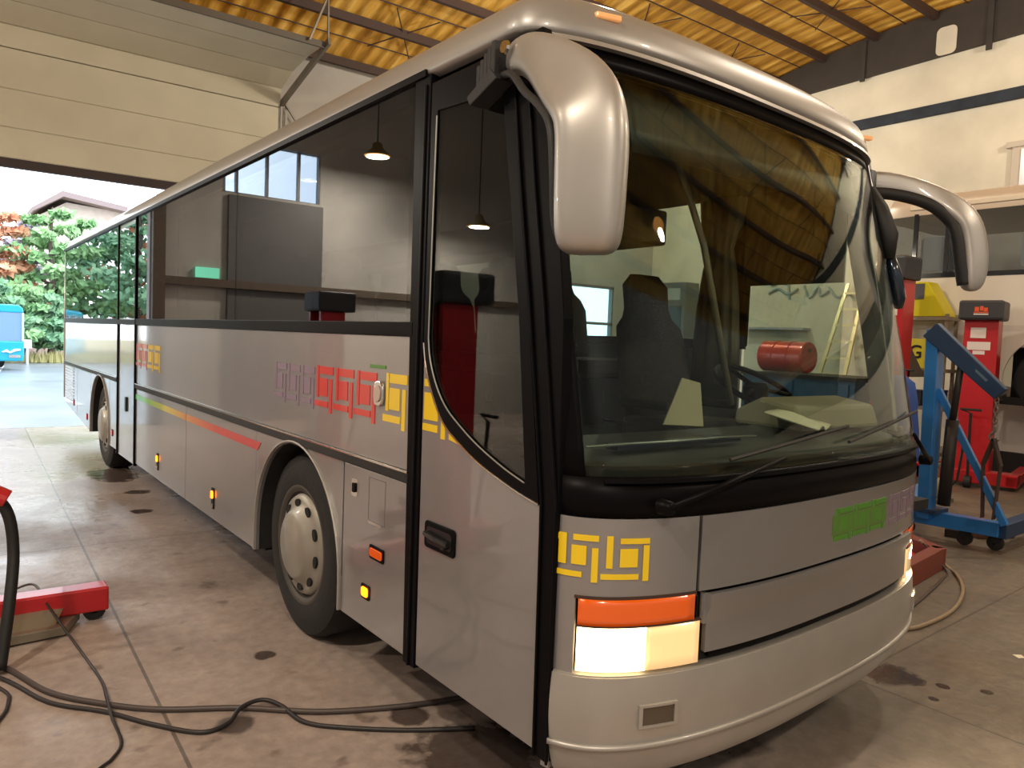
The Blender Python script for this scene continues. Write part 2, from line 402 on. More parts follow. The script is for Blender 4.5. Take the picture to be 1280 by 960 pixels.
# --- coloured fret decals. unit: pinwheel of four bars round a square
def fret(bm, put, u0, v0, w, h, mi=0, flip=False):
    R_ = [(-.0, .22, .11, 1.0), (.16, .80, .92, .99), (.16, .26, .62, .70), (-.12, .0, .66, .14), (.73, -.12, .87, .70)]
    for a, b, c_, d in R_:
        put(bm, u0+a*w, v0+b*h, u0+c_*w, v0+d*h)
RED = mat('red_vinyl', rgb(206, 48, 38), .4, 0, .5); YEL = mat('yellow_vinyl', rgb(232, 196, 16), .4, 0, .5)
PUR = mat('faded_purple_vinyl', rgb(142, 124, 142), .5, .4, .4); PINK = mat('faded_pink_vinyl', rgb(196, 120, 124), .5, .1, .4); GRN = mat('green_vinyl', rgb(70, 130, 30), .5, 0, .4)
def putside(bm, a, b, c_, d): # a,c in 'image-right' metres from y origin
    prism(bm, R4(Y_-c_, b, Y_-a, d), -.0035, .001)
def decal_side(y, z, w, h, m, nm='fret_decal'):
    global Y_
    Y_ = y; bm = newbm(); fret(bm, putside, 0, z, w, h); obj(nm, bm, m, coach)
for k in range(3): decal_side(3.06-k*.2, 1.345, .185, .20, PUR)
for k in range(3): decal_side(2.46-k*.235, 1.345, .215, .21, RED)
decal_side(1.70, 1.345, .20, .215, YEL)
bm = newbm(); prism(bm, R4(1.71, 1.575, 1.86, 1.59), -.0035, .001); obj('green_decal_line', bm, GRN, coach)
# units on the door clipped by the black curve
bm = newbm()
for a in (R4(1.235, 1.525, 1.355, 1.56), R4(1.195, 1.39, 1.34, 1.50) , R4(1.22, 1.345, 1.365, 1.375), R4(1.155, 1.325, 1.185, 1.385), R4(1.06, 1.318, 1.13, 1.345)): pass
prism(bm, [(1.37, 1.525), (1.37, 1.555), (1.345, 1.555), (1.328, 1.525)], -.0045, 0)
prism(bm, [(1.368, 1.39), (1.368, 1.50), (1.318, 1.50), (1.29, 1.455), (1.262, 1.43), (1.262, 1.39)], -.0045, 0)
prism(bm, R4(1.262, 1.345, 1.375, 1.374), -.0045, 0)
prism(bm, [(1.235, 1.325), (1.235, 1.405), (1.215, 1.395), (1.205, 1.385), (1.205, 1.325)], -.0045, 0)
prism(bm, [(1.175, 1.33), (1.175, 1.358), (1.15, 1.352), (1.09, 1.323), (1.09, 1.318)], -.0045, 0)
obj('door_decal', bm, YEL, pd)
for k, m in enumerate((PINK, PINK, YEL, YEL)): decal_side(6.84-k*.25, 1.335, .23, .215, m)
# rainbow stripe (paint colour runs along its length)
SM = bpy.data.materials.new('rainbow_stripe'); SM.use_nodes = True; nt = SM.node_tree; b_ = nt.nodes['Principled BSDF']; b_.inputs['Roughness'].default_value = .4; b_.inputs['Coat Weight'].default_value = .5
tc = nt.nodes.new('ShaderNodeTexCoord'); sp = nt.nodes.new('ShaderNodeSeparateXYZ'); nt.links.new(tc.outputs['Object'], sp.inputs[0])
mr = nt.nodes.new('ShaderNodeMapRange'); mr.inputs[1].default_value = 3.2; mr.inputs[2].default_value = 6.8; nt.links.new(sp.outputs[1], mr.inputs[0])
cr = nt.nodes.new('ShaderNodeValToRGB'); nt.links.new(mr.outputs[0], cr.inputs[0]); nt.links.new(cr.outputs[0], b_.inputs['Base Color'])
e = cr.color_ramp.elements; e[0].position = 0; e[0].color = rgb(196, 40, 44); e[1].position = 1; e[1].color = rgb(70, 190, 50)
for p_, c_ in ((.28, rgb(204, 52, 40)), (.5, rgb(214, 140, 50)), (.68, rgb(210, 200, 60)), (.88, rgb(120, 200, 50))):
    q = e.new(p_); q.color = c_
bm = newbm(); prism(bm, [(3.34, .985), (4.99, .99), (4.99, 1.04), (3.28, 1.038)], -.0035, .001); prism(bm, [(5.01, .99), (6.86, 1.0), (6.86, 1.05), (5.01, 1.04)], -.0035, .001)
obj('rainbow_stripe', bm, SM, coach)

# --- wheels
def wheel(x, y, s, twin=False, nm='front'):
    o_ = newbm(); r = .52
    prof = [(.29, .02), (.33, .0), (.44, -.005), (.50, .02), (r, .06), (r, .25), (.50, .285), (.33, .30), (.29, .28), (.29, .02)]
    lathe(o_, [(a, s*b) for a, b in prof], (x, y, r), 'x', 56); t = obj('wheel_tyre', o_, TYRE, coach, autos=40)
    bm = newbm()
    prof = [(.001, -.055), (.17, -.052), (.19, -.04), (.215, -.012), (.25, .0), (.275, .004), (.29, .03)]
    lathe(bm, [(a, s*b) for a, b in prof], (x, y, r), 'x', 56); hc = obj('hub_cap', bm, HUB, t, smooth=True)
    for k in range(10):
        bm = newbm(); a = 2*PI*(k+.3)/10; cy, cz = y+.236*math.cos(a), r+.236*math.sin(a)
        pts = []
        for j in range(14):
            b = 2*PI*j/14; du = .034*math.cos(b); dv = .022*math.sin(b)
            pts.append((cy-math.sin(a)*du+math.cos(a)*dv, cz+math.cos(a)*du+math.sin(a)*dv))
        prism(bm, pts, x-s*.012, x+s*.004)
        obj('hub_hole_shade', bm, mat('hole_shade_black', rgb(14, 13, 12), .9), hc)  # black plates painted as the shade inside the cap's openings
    bm = newbm(); lathe(bm, [(.30, s*.012), (.315, s*.004), (.33, -s*.004), (.345, s*.004)], (x, y, r), 'x', 56); obj('rim_ring', bm, mat('rim_dirty', rgb(74, 70, 64), .6, .3), t, smooth=True)
wheel(.06, AY+.05, 1); wheel(.06, BY, 1); wheel(W-.045, AY, -1); wheel(W-.045, BY, -1)
bm = newbm(); 
for y in (AY, BY): tube(bm, [(.3, y, .52), (2.2, y, .52)], .09, 10)
box(bm, (.45, .9, .24), (2.05, 11.2, .60)); box(bm, (.12, 3.5, .30), (2.38, 8.1, .38)); box(bm, (.12, .95, .30), (2.38, 2.0, .38)); box(bm, (.3, 9.6, .36), (2.2, 11.4, .5)); box(bm, (.04, 1.0, .60), (2.46, 2.05, .66)); obj('chassis_light_block', bm, mat('chassis_black', rgb(24, 23, 22), .8), coach)  # axles, plus low boxes added to darken the floor under the coach
bm = newbm(); box(bm, (.03, .65, .66), (2.47, 2.05, .70)); box(bm, (.03, 3.4, .40), (2.47, 8.2, .46)); box(bm, (.03, 9.5, .5), (2.47, 11.8, .54)); obj('underfloor_panel', bm, DARK, coach)

# --- rear wall
bm = newbm(); prism(bm, [(.04, .6), (W-.04, .6), (W-.02, 1.7), (W-.08, 2.82), (.08, 2.82), (.02, 1.7)], 11.84, 11.88, 'xz'); obj('rear_panel', bm, SILVER, coach)
bm = newbm()
for k in range(2): tube(bm, [(-.0+.004, 11.865, .6), (.0, 11.87, 1.7), (.012, 11.86, 2.78)], .015, 8); break
obj('rear_corner', bm, SILVER2, coach, smooth=True)

# --- roof shell: nested outlines rising to the crown
def roofring(d, z, n=30):
    pts = []
    y0, yc = Y0(2.78)-.02, YC(2.78)
    for k in range(n+1):
        th = PI*k/n; ct = math.cos(th); hw = HC-d
        x = HC-hw*math.copysign(abs(ct)**(2/NN), ct); y = (yc+d*.3)-((yc+d*.3)-(y0+d))*abs(math.sin(th))**(2/NN)+.05*x
        pts.append((x, y, z(x, y) if callable(z) else z))
    for yy in (4, 7, 10, 11.6): pts.append((W-d, yy, z))
    n2 = 6
    for k in range(n2+1):
        a = PI/2*k/n2; rr = .25; pts.append((W-d-rr+rr*math.cos(a), 11.88-d-rr+rr*math.sin(a), z))
    for k in range(n2+1):
        a = PI/2+PI/2*k/n2; rr = .25; pts.append((d+rr+rr*math.cos(a), 11.88-d-rr+rr*math.sin(a), z))
    for yy in (11.5, 10, 7, 4): pts.append((d, yy, z))
    return pts
bm = newbm()
prof = [(.035, 2.775), (-.006, 2.785), (-.010, 2.80), (-.004, 2.83), (.008, 2.87), (.03, 2.902), (.065, 2.934), (.12, 2.965), (.2, 2.99), (.35, 3.015), (.6, 3.04), (.95, 3.06)]
rings = [[Vector(q) for q in roofring(d, z)] for d, z in prof]
loft(bm, rings, True, False)
top = rings[-1]; vs = [bm.verts.new(p) for p in top]; bm.faces.new(vs)
obj('roof', bm, ROOFM, coach, smooth=True)
# inner header above the windscreen, dark
bm = newbm(); fpatch(bm, .03, W-.03, 2.70, 2.80, off=-.035, thick=.03, nu=40, nv=1); obj('screen_header', bm, BLACK, coach)
# roof unit
bm = newbm(); rings = []
for y, s_, zt in ((3.25, .55, .02), (3.4, .75, .07), (3.7, .85, .10), (4.5, .88, .115), (6.8, .88, .115), (7.6, .8, .12), (7.9, .6, .01)):
    ring = []
    for k in range(17):
        a = PI*k/16; ring.append((HC-1.0*s_/.88*math.copysign(abs(math.cos(a))**.5, math.cos(a)), y, 2.99+zt*abs(math.sin(a))**.5))
    rings.append(ring+[(HC+.5, y, 2.95), (HC-.5, y, 2.95)])
loft(bm, rings); ru = obj('roof_unit', bm, ROOFM, coach, smooth=True)
bm = newbm(); tube(bm, [(.33, 3.55, 3.04), (.25, 4.0, 3.045), (.25, 7.2, 3.05)], .018, 8, sm=4); obj('roof_rail', bm, mat('rail_grey', rgb(130, 135, 150), .3, .5), ru, smooth=True)
# roof marker lamps
for x, z in ((.30, 2.875), (2.30, 2.86)):
    bm = newbm(); p = F(TH(x), 2.78, .02)
    beam(bm, (x-.05, p.y+.028, z), (x+.05, p.y+.003+.0, z+.002), .03, .022); obj('roof_marker_lamp', bm, mat('pale_amber', rgb(226, 170, 120), .2, 0, .5, emit=rgb(255, 170, 90), es=.3), coach, bevel=.006)

# --- front body
def bumpbot(x): return .305+.0*x
bm = newbm()
fpatch(bm, .012, W-.012, .42, .655, off=lambda x, v: .012+.010*math.sin(PI*v), thick=.04, nu=56, nv=5)
fpatch(bm, .012, W-.012, .30, .42, off=lambda x, v: -.035+.05*v**.6, thick=.04, nu=56, nv=5)
o = obj('front_bumper', bm, SILVER2, coach, autos=45)
bm = newbm(); fpatch(bm, .012, W-.012, .418, .436, off=.026, thick=.02, nu=56, nv=1); obj('bumper_ridge', bm, SILVER2, o, smooth=True)
bm = newbm(); fpatch(bm, .012, W-.012, .646, .66, off=.006, thick=.06, nu=56, nv=1); obj('bumper_top_ledge', bm, SILVER2, o)
for xa, xb in ((.225, .335), (2.165, 2.275)):
    bm = newbm(); fpatch(bm, xa, xb, .50, .56, off=.026, thick=.01, nu=6, nv=1); f = obj('fog_lamp', bm, mat('fog_recess', rgb(92, 82, 70), .3, .4), o)
    bm = newbm(); 
    a0, b0 = xa-.012, xb+.012
    for q in ((a0, b0, .56, .568), (a0, b0, .492, .50), (a0, xa, .50, .56), (xb, b0, .50, .56)): fpatch(bm, q[0], q[1], q[2], q[3], off=.031, thick=.012, nu=4, nv=1)
    obj('fog_lamp_surround', bm, SILVER2, f, smooth=False)
# inner dark backing of the front
bm = newbm(); fpatch(bm, .012, W-.012, .34, 1.33, off=-.03, thick=.02, nu=48, nv=4); obj('front_backing', bm, DARK, coach)
# corner panels (around headlamp)
for A, B, mir in ((.012, .418, 0), (.418, .012, 1)):
    X = (lambda x: W-x) if mir else (lambda x: x)
    def P(bm, a, b, lo, hi, off=0, **k): fpatch(bm, min(X(a), X(b)), max(X(a), X(b)), lo, hi, off, **k)
    bm = newbm(); P(bm, .004, .418, .918, 1.17, nu=18); P(bm, .004, .040, .66, .918, nu=4); P(bm, .0035, .0105, .32, .66, nu=2)
    cp = obj('corner_panel', bm, SILVER, coach, autos=40)
    # headlamp
    bm = newbm(); P(bm, .040, .445, .665, .918, off=-.022, thick=.02, nu=16); hl = obj('headlamp', bm, CHROME, coach, smooth=True)
    bm = newbm(); P(bm, .046, .415, .822, .908, off=.003, thick=.01, nu=16); ind = obj('indicator_lens', bm, AMBER, hl, smooth=True)
    bm = newbm(); P(bm, .046, .235, .672, .816, off=.003, thick=.01, nu=10); obj('lit_lamp_lens', bm, LAMPLIT, hl, smooth=True)
    bm = newbm(); P(bm, .237, .44, .672, .816, off=.003, thick=.01, nu=10); obj('clear_lamp_lens', bm, LAMPLIT2, hl, smooth=True)
    bm = newbm(); P(bm, .043, .445, .816, .822, off=.005, thick=.015, nu=16); P(bm, .038, .42, .908, .918, off=.003, thick=.02, nu=16)
    obj('headlamp_seam', bm, mat('seam_brown', rgb(60, 40, 30), .5), hl)
# centre panels
TL, TR = .43, W-.43
def seam(x): return .908+.0*x
bm = newbm(); fpatch(bm, TL, TR, .915, 1.17, nu=40, off=.002); obj('front_flap', bm, SILVER, coach, autos=40)
bm = newbm()
def lowbot(x): return .672
t0, t1 = TH(.43), TH(W-.43)
fpatch(bm, .47, W-.47, .70, .905, nu=40, off=lambda x, v: .002+.018*(v > .6), nv=5)
fpatch(bm, .455, .47, .80, .905, nu=2, off=.002); 
obj('front_grille_panel', bm, SILVER, coach, autos=40)
bm = newbm(); fpatch(bm, .50, W-.50, .675, .70, nu=40, off=-.012, nv=1); obj('front_lower_gap', bm, BLACK, coach)
# front decals
def putfront(bm, a, b, c_, d): fpatch(bm, max(.004, a), max(.006, c_), b, d, off=FO, thick=.003, nu=4, nv=1)
# front motif: x positions are metres across the front
def frontdecal(xs, z, h, m, nm):
    bm = newbm()
    for (x0, x1, za, zb) in xs: fpatch(bm, x0, x1, z+za*h, z+zb*h, off=.0045, thick=.003, nu=3, nv=1)
    obj(nm, bm, m, coach)
def unit(x0, w): return [(x0, x0+.16*w, .30, 1.0), (x0+.25*w, x0+1.05*w, .84, .98), (x0+.25*w, x0+.72*w, .30, .74), (x0-.12*w, x0+.74*w, .0, .13), (x0+.84*w, x0+1.0*w, -.06, .72)]
frontdecal([(.0045, .008, .1, .8), (.0045, .012, .85, 1)]+unit(.0165, .040)[:0]+[(.012, .022, .28, 1.02), (.009, .05, .0, .13), (.032, .085, .88, 1.02), (.030, .058, .30, .76), (.07, .085, -.1, .72)]+[(.105, .122, .25, 1.02), (.092, .20, -.02, .11), (.142, .232, .84, .97), (.142, .195, .28, .72), (.213, .232, -.06, .80)], .978, .135, YEL, 'front_fret_decal')
def unit2(x0, w): return [(x0, x0+.14*w, .28, 1.0), (x0+.2*w, x0+.95*w, .82, .98), (x0+.22*w, x0+.68*w, .28, .72), (x0-.05*w, x0+.7*w, .0, .16), (x0+.78*w, x0+.92*w, -.05, .74)]
frontdecal(unit2(1.22, .15)+unit2(1.38, .15)+unit2(1.54, .15), .985, .13, GRN, 'front_fret_decal')
frontdecal([(1.20, 1.69, .17, .80)], .985, .13, mat('green_vinyl_worn', rgb(96, 124, 62), .5, .3), 'front_fret_panel')
frontdecal(unit2(1.74, .13)+unit2(1.88, .13)+unit2(2.02, .12), .985, .13, PUR, 'front_fret_decal')
# black mask under the screen, with ledge
bm = newbm(); fpatch(bm, .004, W-.004, 1.175, 1.30, off=.0, thick=.02, nu=56, nv=2); mk = obj('windscreen_mask', bm, BLACK, coach, smooth=True)
bm = newbm(); fpatch(bm, .10, W-.02, 1.285, 1.298, off=.016, thick=.03, nu=56, nv=1); obj('mask_ledge', bm, BLACK, mk)
# windscreen glass
bm = newbm(); fpatch(bm, .05, W-.02, 1.303, 2.735, off=0, thick=.006, nu=64, nv=24); wsg = obj('windscreen', bm, WSG, coach, smooth=True)
bm = newbm(); fpatch(bm, .004, .055, 1.30, 2.76, off=.001, thick=.02, nu=6, nv=16); obj('screen_border', bm, BLACK, wsg, smooth=True)
bm = newbm(); fpatch(bm, W-.02, W-.002, 1.175, 2.76, off=.003, thick=.02, nu=6, nv=16); obj('screen_border', bm, SILVER2, wsg, smooth=True)  # silver colour painted for the wall's reflection along the wrapped screen edge
bm = newbm(); fpatch(bm, .05, W-.03, 2.69, 2.765, off=.001, thick=.015, nu=56, nv=2); obj('screen_border', bm, BLACK, wsg, smooth=True)
bm = newbm(); fpatch(bm, .05, W-.03, 2.758, 2.775, off=.03, thick=.05, nu=56, nv=1); obj('header_lip', bm, SILVER2, coach)

# wipers
def wiper(pivot, elbow, tipA, tipB, nm='wiper'):
    bm = newbm(); lathe(bm, [(.001, -.05), (.022, -.05), (.026, 0)], pivot, 'y', 16); tube(bm, [(pivot[0], pivot[1]-.04, pivot[2]), elbow], [.012, .008], 8)
    w = obj(nm, bm, BLACK, coach, smooth=True)
    bm = newbm(); tube(bm, [tipA, ((Vector(tipA)+Vector(tipB))/2+Vector((0, -.006, 0))), tipB], .007, 6); o = obj('wiper_blade', bm, RUBBER, w)
    return w
def fp(x, z, off): return tuple(F(TH(x), z, off))
wiper(fp(.255, 1.215, .02), fp(.80, 1.345, .05), fp(.54, 1.352, .03), fp(1.31, 1.437, .03))
wiper(fp(2.30, 1.215, .02), fp(1.95, 1.37, .05), fp(1.30, 1.375, .03), fp(2.18, 1.46, .03))
bm = newbm(); tube(bm, [fp(.06, 1.39, -.03), fp(.2, 1.405, -.03), fp(.38, 1.41, -.04), fp(.6, 1.415, -.05), fp(.8, 1.41, -.06)], .005, 6); obj('dash_rail', bm, mat('grey_rail', rgb(110, 115, 112), .3, .5), coach)

# --- mirrors
def sq(c, U, V, a, b, n=20, e=.5):
    c = Vector(c); U = Vector(U).normalized(); V = Vector(V).normalized(); out = []
    for k in range(n):
        t = 2*PI*k/n; ct, st = math.cos(t), math.sin(t)
        out.append(c+U*a*math.copysign(abs(ct)**e, ct)+V*b*math.copysign(abs(st)**e, st))
    return out
def mirror_near():
    # head frame: U = outward direction seen from the camera, V = depth
    rings = []
    S = [((.03, .86, 2.665), (.0, .2, 1), (1, .8, 0), .055, .045), ((-.05, .76, 2.70), (-.1, -.1, 1), (1, .8, 0), .066, .055), ((-.10, .63, 2.705), (-.2, -.25, 1), (1, .8, 0), .072, .06),
         ((-.13, .50, 2.675), (-.1, -.5, 1), (1, .8, 0), .078, .07), ((-.14, .40, 2.60), (-.2, -1, .9), (1, .6, 0), .10, .085)]
    for c_, U, V, a, b in S: rings.append(sq(c_, U, V, a, b))
    Hd = (-.707, .707, 0); Dd = (.707, .707, 0)
    for z, a, b in ((2.50, .108, .09), (2.42, .108, .095), (2.25, .106, .098), (2.10, .104, .095), (2.02, .10, .09), (1.985, .09, .08), (1.97, .07, .06)):
        rings.append(sq((-.135+.0, .315, z), Hd, Dd, a, b, e=.62))
    return rings
# near mirror built in two lofts: arm + shell
mr_ = newbm()
U_ = Vector((-.66, .75, 0)); 
CH = Vector((-.125, .30, 0))
secs = []
def addsec(c_, U, V, a, b, e=.6): secs.append(sq(c_, U, V, a, b, 24, e))
V1 = Vector((1, .9, 0)).normalized()
addsec((.01, .92, 2.70), (0, 0, 1), V1, .045, .05)
addsec((-.055, .715, 2.672), (.1, -.1, 1), V1, .062, .055)
addsec((-.10, .545, 2.575), (.3, -.4, 1), V1, .086, .06)
addsec((-.12, .395, 2.475), (.6, -.7, .8), V1, .108, .075)
addsec((-.125, .325, 2.40), (.66, -.75, .35), V1, .108, .088)
for z, a, b in ((2.32, .105, .09), (2.2, .103, .09), (2.08, .100, .088), (2.02, .095, .082), (1.988, .082, .07), (1.975, .05, .045)):
    addsec((CH.x, CH.y, z), (.66, -.75, 0), V1, a, b)
loft(mr_, [[tuple(p) for p in s_] for s_ in secs]); nm_ = obj('door_mirror', mr_, SILVER2, coach, smooth=True)
sd = nm_.modifiers.new('sub', 'SUBSURF'); sd.levels = sd.render_levels = 2
nm_['label'] = 'large silver mirror hanging on a curved arm over the passenger door'
# dark rear/inner shell: inner glass side facing the driver (towards +y, +x)
bm = newbm()
prism(bm, rrect(-.098, 2.03, .098, 2.42, .03), .0, .012, 'xz'); 
Mx = Matrix.Translation((CH.x+.055, CH.y+.062, 0)) @ Matrix.Rotation(math.radians(-48.7), 4, 'Z'); bmesh.ops.transform(bm, matrix=Mx, verts=bm.verts[:])
obj('mirror_glass', bm, CHROME, nm_, bevel=.003)
bm = newbm(); tube(bm, [(-.03, .88, 2.635), (-.09, .74, 2.595), (-.135, .61, 2.50), (-.165, .49, 2.42), (-.19, .41, 2.34), (-.198, .378, 2.2), (-.19, .37, 2.06), (-.165, .345, 1.99)], .013, 8, sm=5); obj('mirror_rubber_edge', bm, RUBBER, nm_, smooth=True)
bm = newbm()
for k in range(5): box(bm, (-.075+.006*k, .865+.03*k, 2.61-.012*k), (.0, .887+.03*k, 2.745-.012*k))
box(bm, (-.04, .87, 2.60), (.0, 1.0, 2.70))
prism(bm, [(.84, 2.61), (1.0, 2.55), (1.02, 2.585), (.88, 2.65)], -.08, .0)
obj('mirror_bracket', bm, RUBBER, nm_, bevel=.004)
bm = newbm(); lathe(bm, [(.001, -.004), (.012, -.004), (.014, .004)], (-.085, .30, 2.47), 'z', 12); obj('mirror_screw', bm, BLACK, nm_)
bm = newbm(); lathe(bm, [(.001, 0), (.02, 0), (.024, .01)], (-.085, .80, 2.70), 'x', 12)
obj('mirror_cap', bm, CHROME, nm_)
# far mirror
bm = newbm(); secs = []
V2 = Vector((.3, 1, 0)).normalized()
addsec((2.50, .985, 2.685), (0, 0, 1), (0, 1, 0), .06, .05)
addsec((2.65, .845, 2.685), (0, 0, 1), (.1, 1, 0), .06, .055)
addsec((2.78, .635, 2.585), (.45, -.2, 1), (.2, 1, 0), .062, .055)
addsec((2.855, .545, 2.49), (1, -.4, .6), (.3, 1, 0), .075, .06)
for x, y, z, a, b in ((2.885, .52, 2.40, .078, .06), (2.89, .50, 2.28, .075, .06), (2.88, .49, 2.17, .065, .055), (2.87, .49, 2.11, .05, .045), (2.86, .485, 2.085, .02, .02)):
    addsec((x, y, z), (1, -.5, 0), (.5, 1, 0), a, b)
loft(bm, [[tuple(p) for p in s_] for s_ in secs]); fm = obj('driver_mirror', bm, SILVER2, coach, smooth=True)
sd = fm.modifiers.new('sub', 'SUBSURF'); sd.levels = sd.render_levels = 2
fm['label'] = 'silver mirror on a curved arm beside the driver window'
bm = newbm(); tube(bm, [(2.49, .97, 2.62), (2.62, .83, 2.615), (2.72, .68, 2.56), (2.79, .59, 2.47), (2.80, .55, 2.38), (2.81, .53, 2.25), (2.83, .51, 2.12)], .034, 8, sm=5)
obj('mirror_rubber_edge', bm, RUBBER, fm, smooth=True)
bm = newbm(); tube(bm, [(2.51, .92, 2.72), (2.49, .90, 2.62), (2.45, .80, 2.50), (2.44, .74, 2.36), (2.46, .74, 2.24)], [.05, .045, .045, .05, .03], 10); 
obj('mirror_bracket', bm, RUBBER, fm, smooth=True)
bm = newbm(); tube(bm, [(2.46, .74, 2.28), (2.49, .72, 2.15), (2.53, .71, 2.03), (2.545, .71, 1.98)], [.02, .04, .04, .02], 10); obj('wide_angle_mirror', bm, mat('mirror_blue_black', rgb(40, 52, 66), .15, .6, .5), fm, smooth=True)

# --- interior
bm = newbm(); box(bm, (.04, 2.2, 1.08), (2.46, 11.8, 1.14)); box(bm, (.9, .45, .95), (2.46, 2.2, 1.0)); obj('cabin_floor', bm, DARK, coach)
bm = newbm(); box(bm, (.04, 1.0, 2.68), (2.46, 11.8, 2.72)); obj('cabin_ceiling', bm, HEADLIN, coach)
bm = newbm()
for x0, x1 in ((.04, .5), (2.0, 2.46)): prism(bm, [(x0, 2.42), (x1, 2.48) if x0 < 1 else (x1, 2.42), (x1, 2.66), (x0, 2.66)], 2.3, 11.7, 'xz')
obj('luggage_rack', bm, HEADLIN, coach, bevel=.02)
def dashloft(prof, x0, x1, n=24):
    bm = newbm(); rings = []
    for k in range(n+1):
        x = x0+(x1-x0)*k/n; yb = F(TH(x), 1.2).y; ybk = 1.02
        rings.append([(x, yb+.05+(ybk-yb-.05)*t_, z) for t_, z in prof])
    loft(bm, rings); return bm
db = obj('dashboard', dashloft([(0, 1.05), (0, 1.22), (.06, 1.30), (.35, 1.335), (.75, 1.37), (.95, 1.34), (1, 1.25), (1, 1.05)], .08, W-.08), DASH, coach, autos=50)
bm = newbm(); prism(bm, [(.62, 1.36), (.66, 1.47), (.86, 1.50), (1.0, 1.43), (1.0, 1.36)], 1.55, 2.25, 'yz'); obj('instrument_cowl', bm, mat('beige_dash', rgb(140, 132, 112), .6), db, bevel=.02)
bm = newbm(); box(bm, (.30, .56, 1.355), (1.0, .62, 1.375)); obj('dash_vent', bm, NAVY, db)
bm = newbm()
cw = Vector((1.95, 1.16, 1.52)); ring = []
Rm = Matrix.Rotation(math.radians(28), 4, 'X')
pts = [cw+Rm @ Vector((.23*math.cos(2*PI*k/32), .23*math.sin(2*PI*k/32), 0)) for k in range(33)]
tube(bm, pts, .016, 8, cap=False)
for a in (200, 340, 90): tube(bm, [cw, cw+Rm @ Vector((.22*math.cos(math.radians(a)), .22*math.sin(math.radians(a)), 0))], .014, 6)
lathe(bm, [(.001, .03), (.06, .03), (.07, 0), (.03, -.3)], tuple(cw), 'z', 16)
obj('steering_wheel', bm, BLACK, coach, smooth=True)
def seat(x, y, z, w=.46, h=1.02, nm='passenger_seat', ear=True):
    bm = newbm()
    secs_ = []
    for zz, a, b, yy in ((.0, w*.36, .06, 0), (.15, w*.48, .08, .0), (.45, w*.49, .075, .05), (h*.66, w*.45, .07, .09), (h*.72, w*.34, .06, .11), (h*.78, w*.30, .06, .12), (h*.93, w*.31, .055, .14), (h, w*.2, .03, .15)):
        secs_.append([tuple(p) for p in sq((x, y+yy, z+.42+zz-.42+.40), (1, 0, 0), (0, 1, 0), a, b, 20, .7)])
    loft(bm, secs_); s0 = obj(nm, bm, SEAT, coach, smooth=True)
    bm = newbm(); box(bm, (x-w/2, y-.46, z+.36), (x+w/2, y+.02, z+.50)); obj('seat_cushion', bm, SEAT, s0, bevel=.04)
    bm = newbm(); box(bm, (x-w*.3, y-.3, z), (x+w*.3, y-.1, z+.36)); obj('seat_base', bm, DARK, s0)
    if ear:
        bm = newbm()
        for e_ in (-1, 1): box(bm, (x+e_*w*.5-.02, y-.35, z+.55), (x+e_*w*.5+.02, y+.02, z+.60))
        obj('armrest', bm, DARK, s0, bevel=.015)
seat(1.86, 1.78, 1.0-.18, .58, .93, 'driver_seat')
for i in range(10):
    for x in (.33, .82, 1.70, 2.18):
        if i == 0 and x < 1.0: continue
        yy = 3.0+i*.82
        if x < 1 and 6.6 < yy < 7.9: continue
        seat(x, yy, 1.12, .45, .80, ear=False)
bm = newbm(); box(bm, (2.44, .98, 2.12), (2.455, 1.64, 2.74)); obj('driver_window_blind', bm, mat('blind_dark', rgb(52, 46, 38), .8), coach)
# folded curtain and pillar behind the driver
bm = newbm(); rings = []
for z, k in ((2.66, 1), (2.5, .9), (2.35, .55), (2.2, .75), (2.0, .9), (1.75, 1), (1.5, 1)):
    ring = []
    for j in range(40):
        a = 2*PI*j/40; r = (.10+.014*math.cos(10*a))*k; ring.append((2.36+r*math.cos(a)*.7, 1.76+r*math.sin(a)*1.5, z))
    rings.append(ring)
loft(bm, rings); obj('curtain', bm, CURTAIN, coach, smooth=True)
bm = newbm(); tube(bm, [(.98, 1.0, 2.66), (1.25, 1.0, 2.2), (1.55, 1.02, 1.45)], .016, 8); obj('grab_pole', bm, mat('pale_pole', rgb(140, 134, 118), .4, .3), coach, smooth=True)
bm = newbm(); fpatch(bm, .4, W-.25, 2.42, 2.70, off=-.07, thick=.012, nu=30, nv=3); obj('sun_visor', bm, mat('visor_smoke', rgb(30, 34, 32), .5), coach, smooth=True)
bm = newbm(); tube(bm, [(2.15, .95, 2.46), (2.17, .93, 2.28), (2.22, .93, 2.20), (2.28, .93, 2.27)], .008, 6, sm=4)
lathe(bm, [(.001, 0), (.018, 0), (.02, -.05), (.001, -.06)], (2.15, .95, 2.25), 'z', 12); obj('handset_cord', bm, BLACK, coach, smooth=True)
for q in range(1): pass
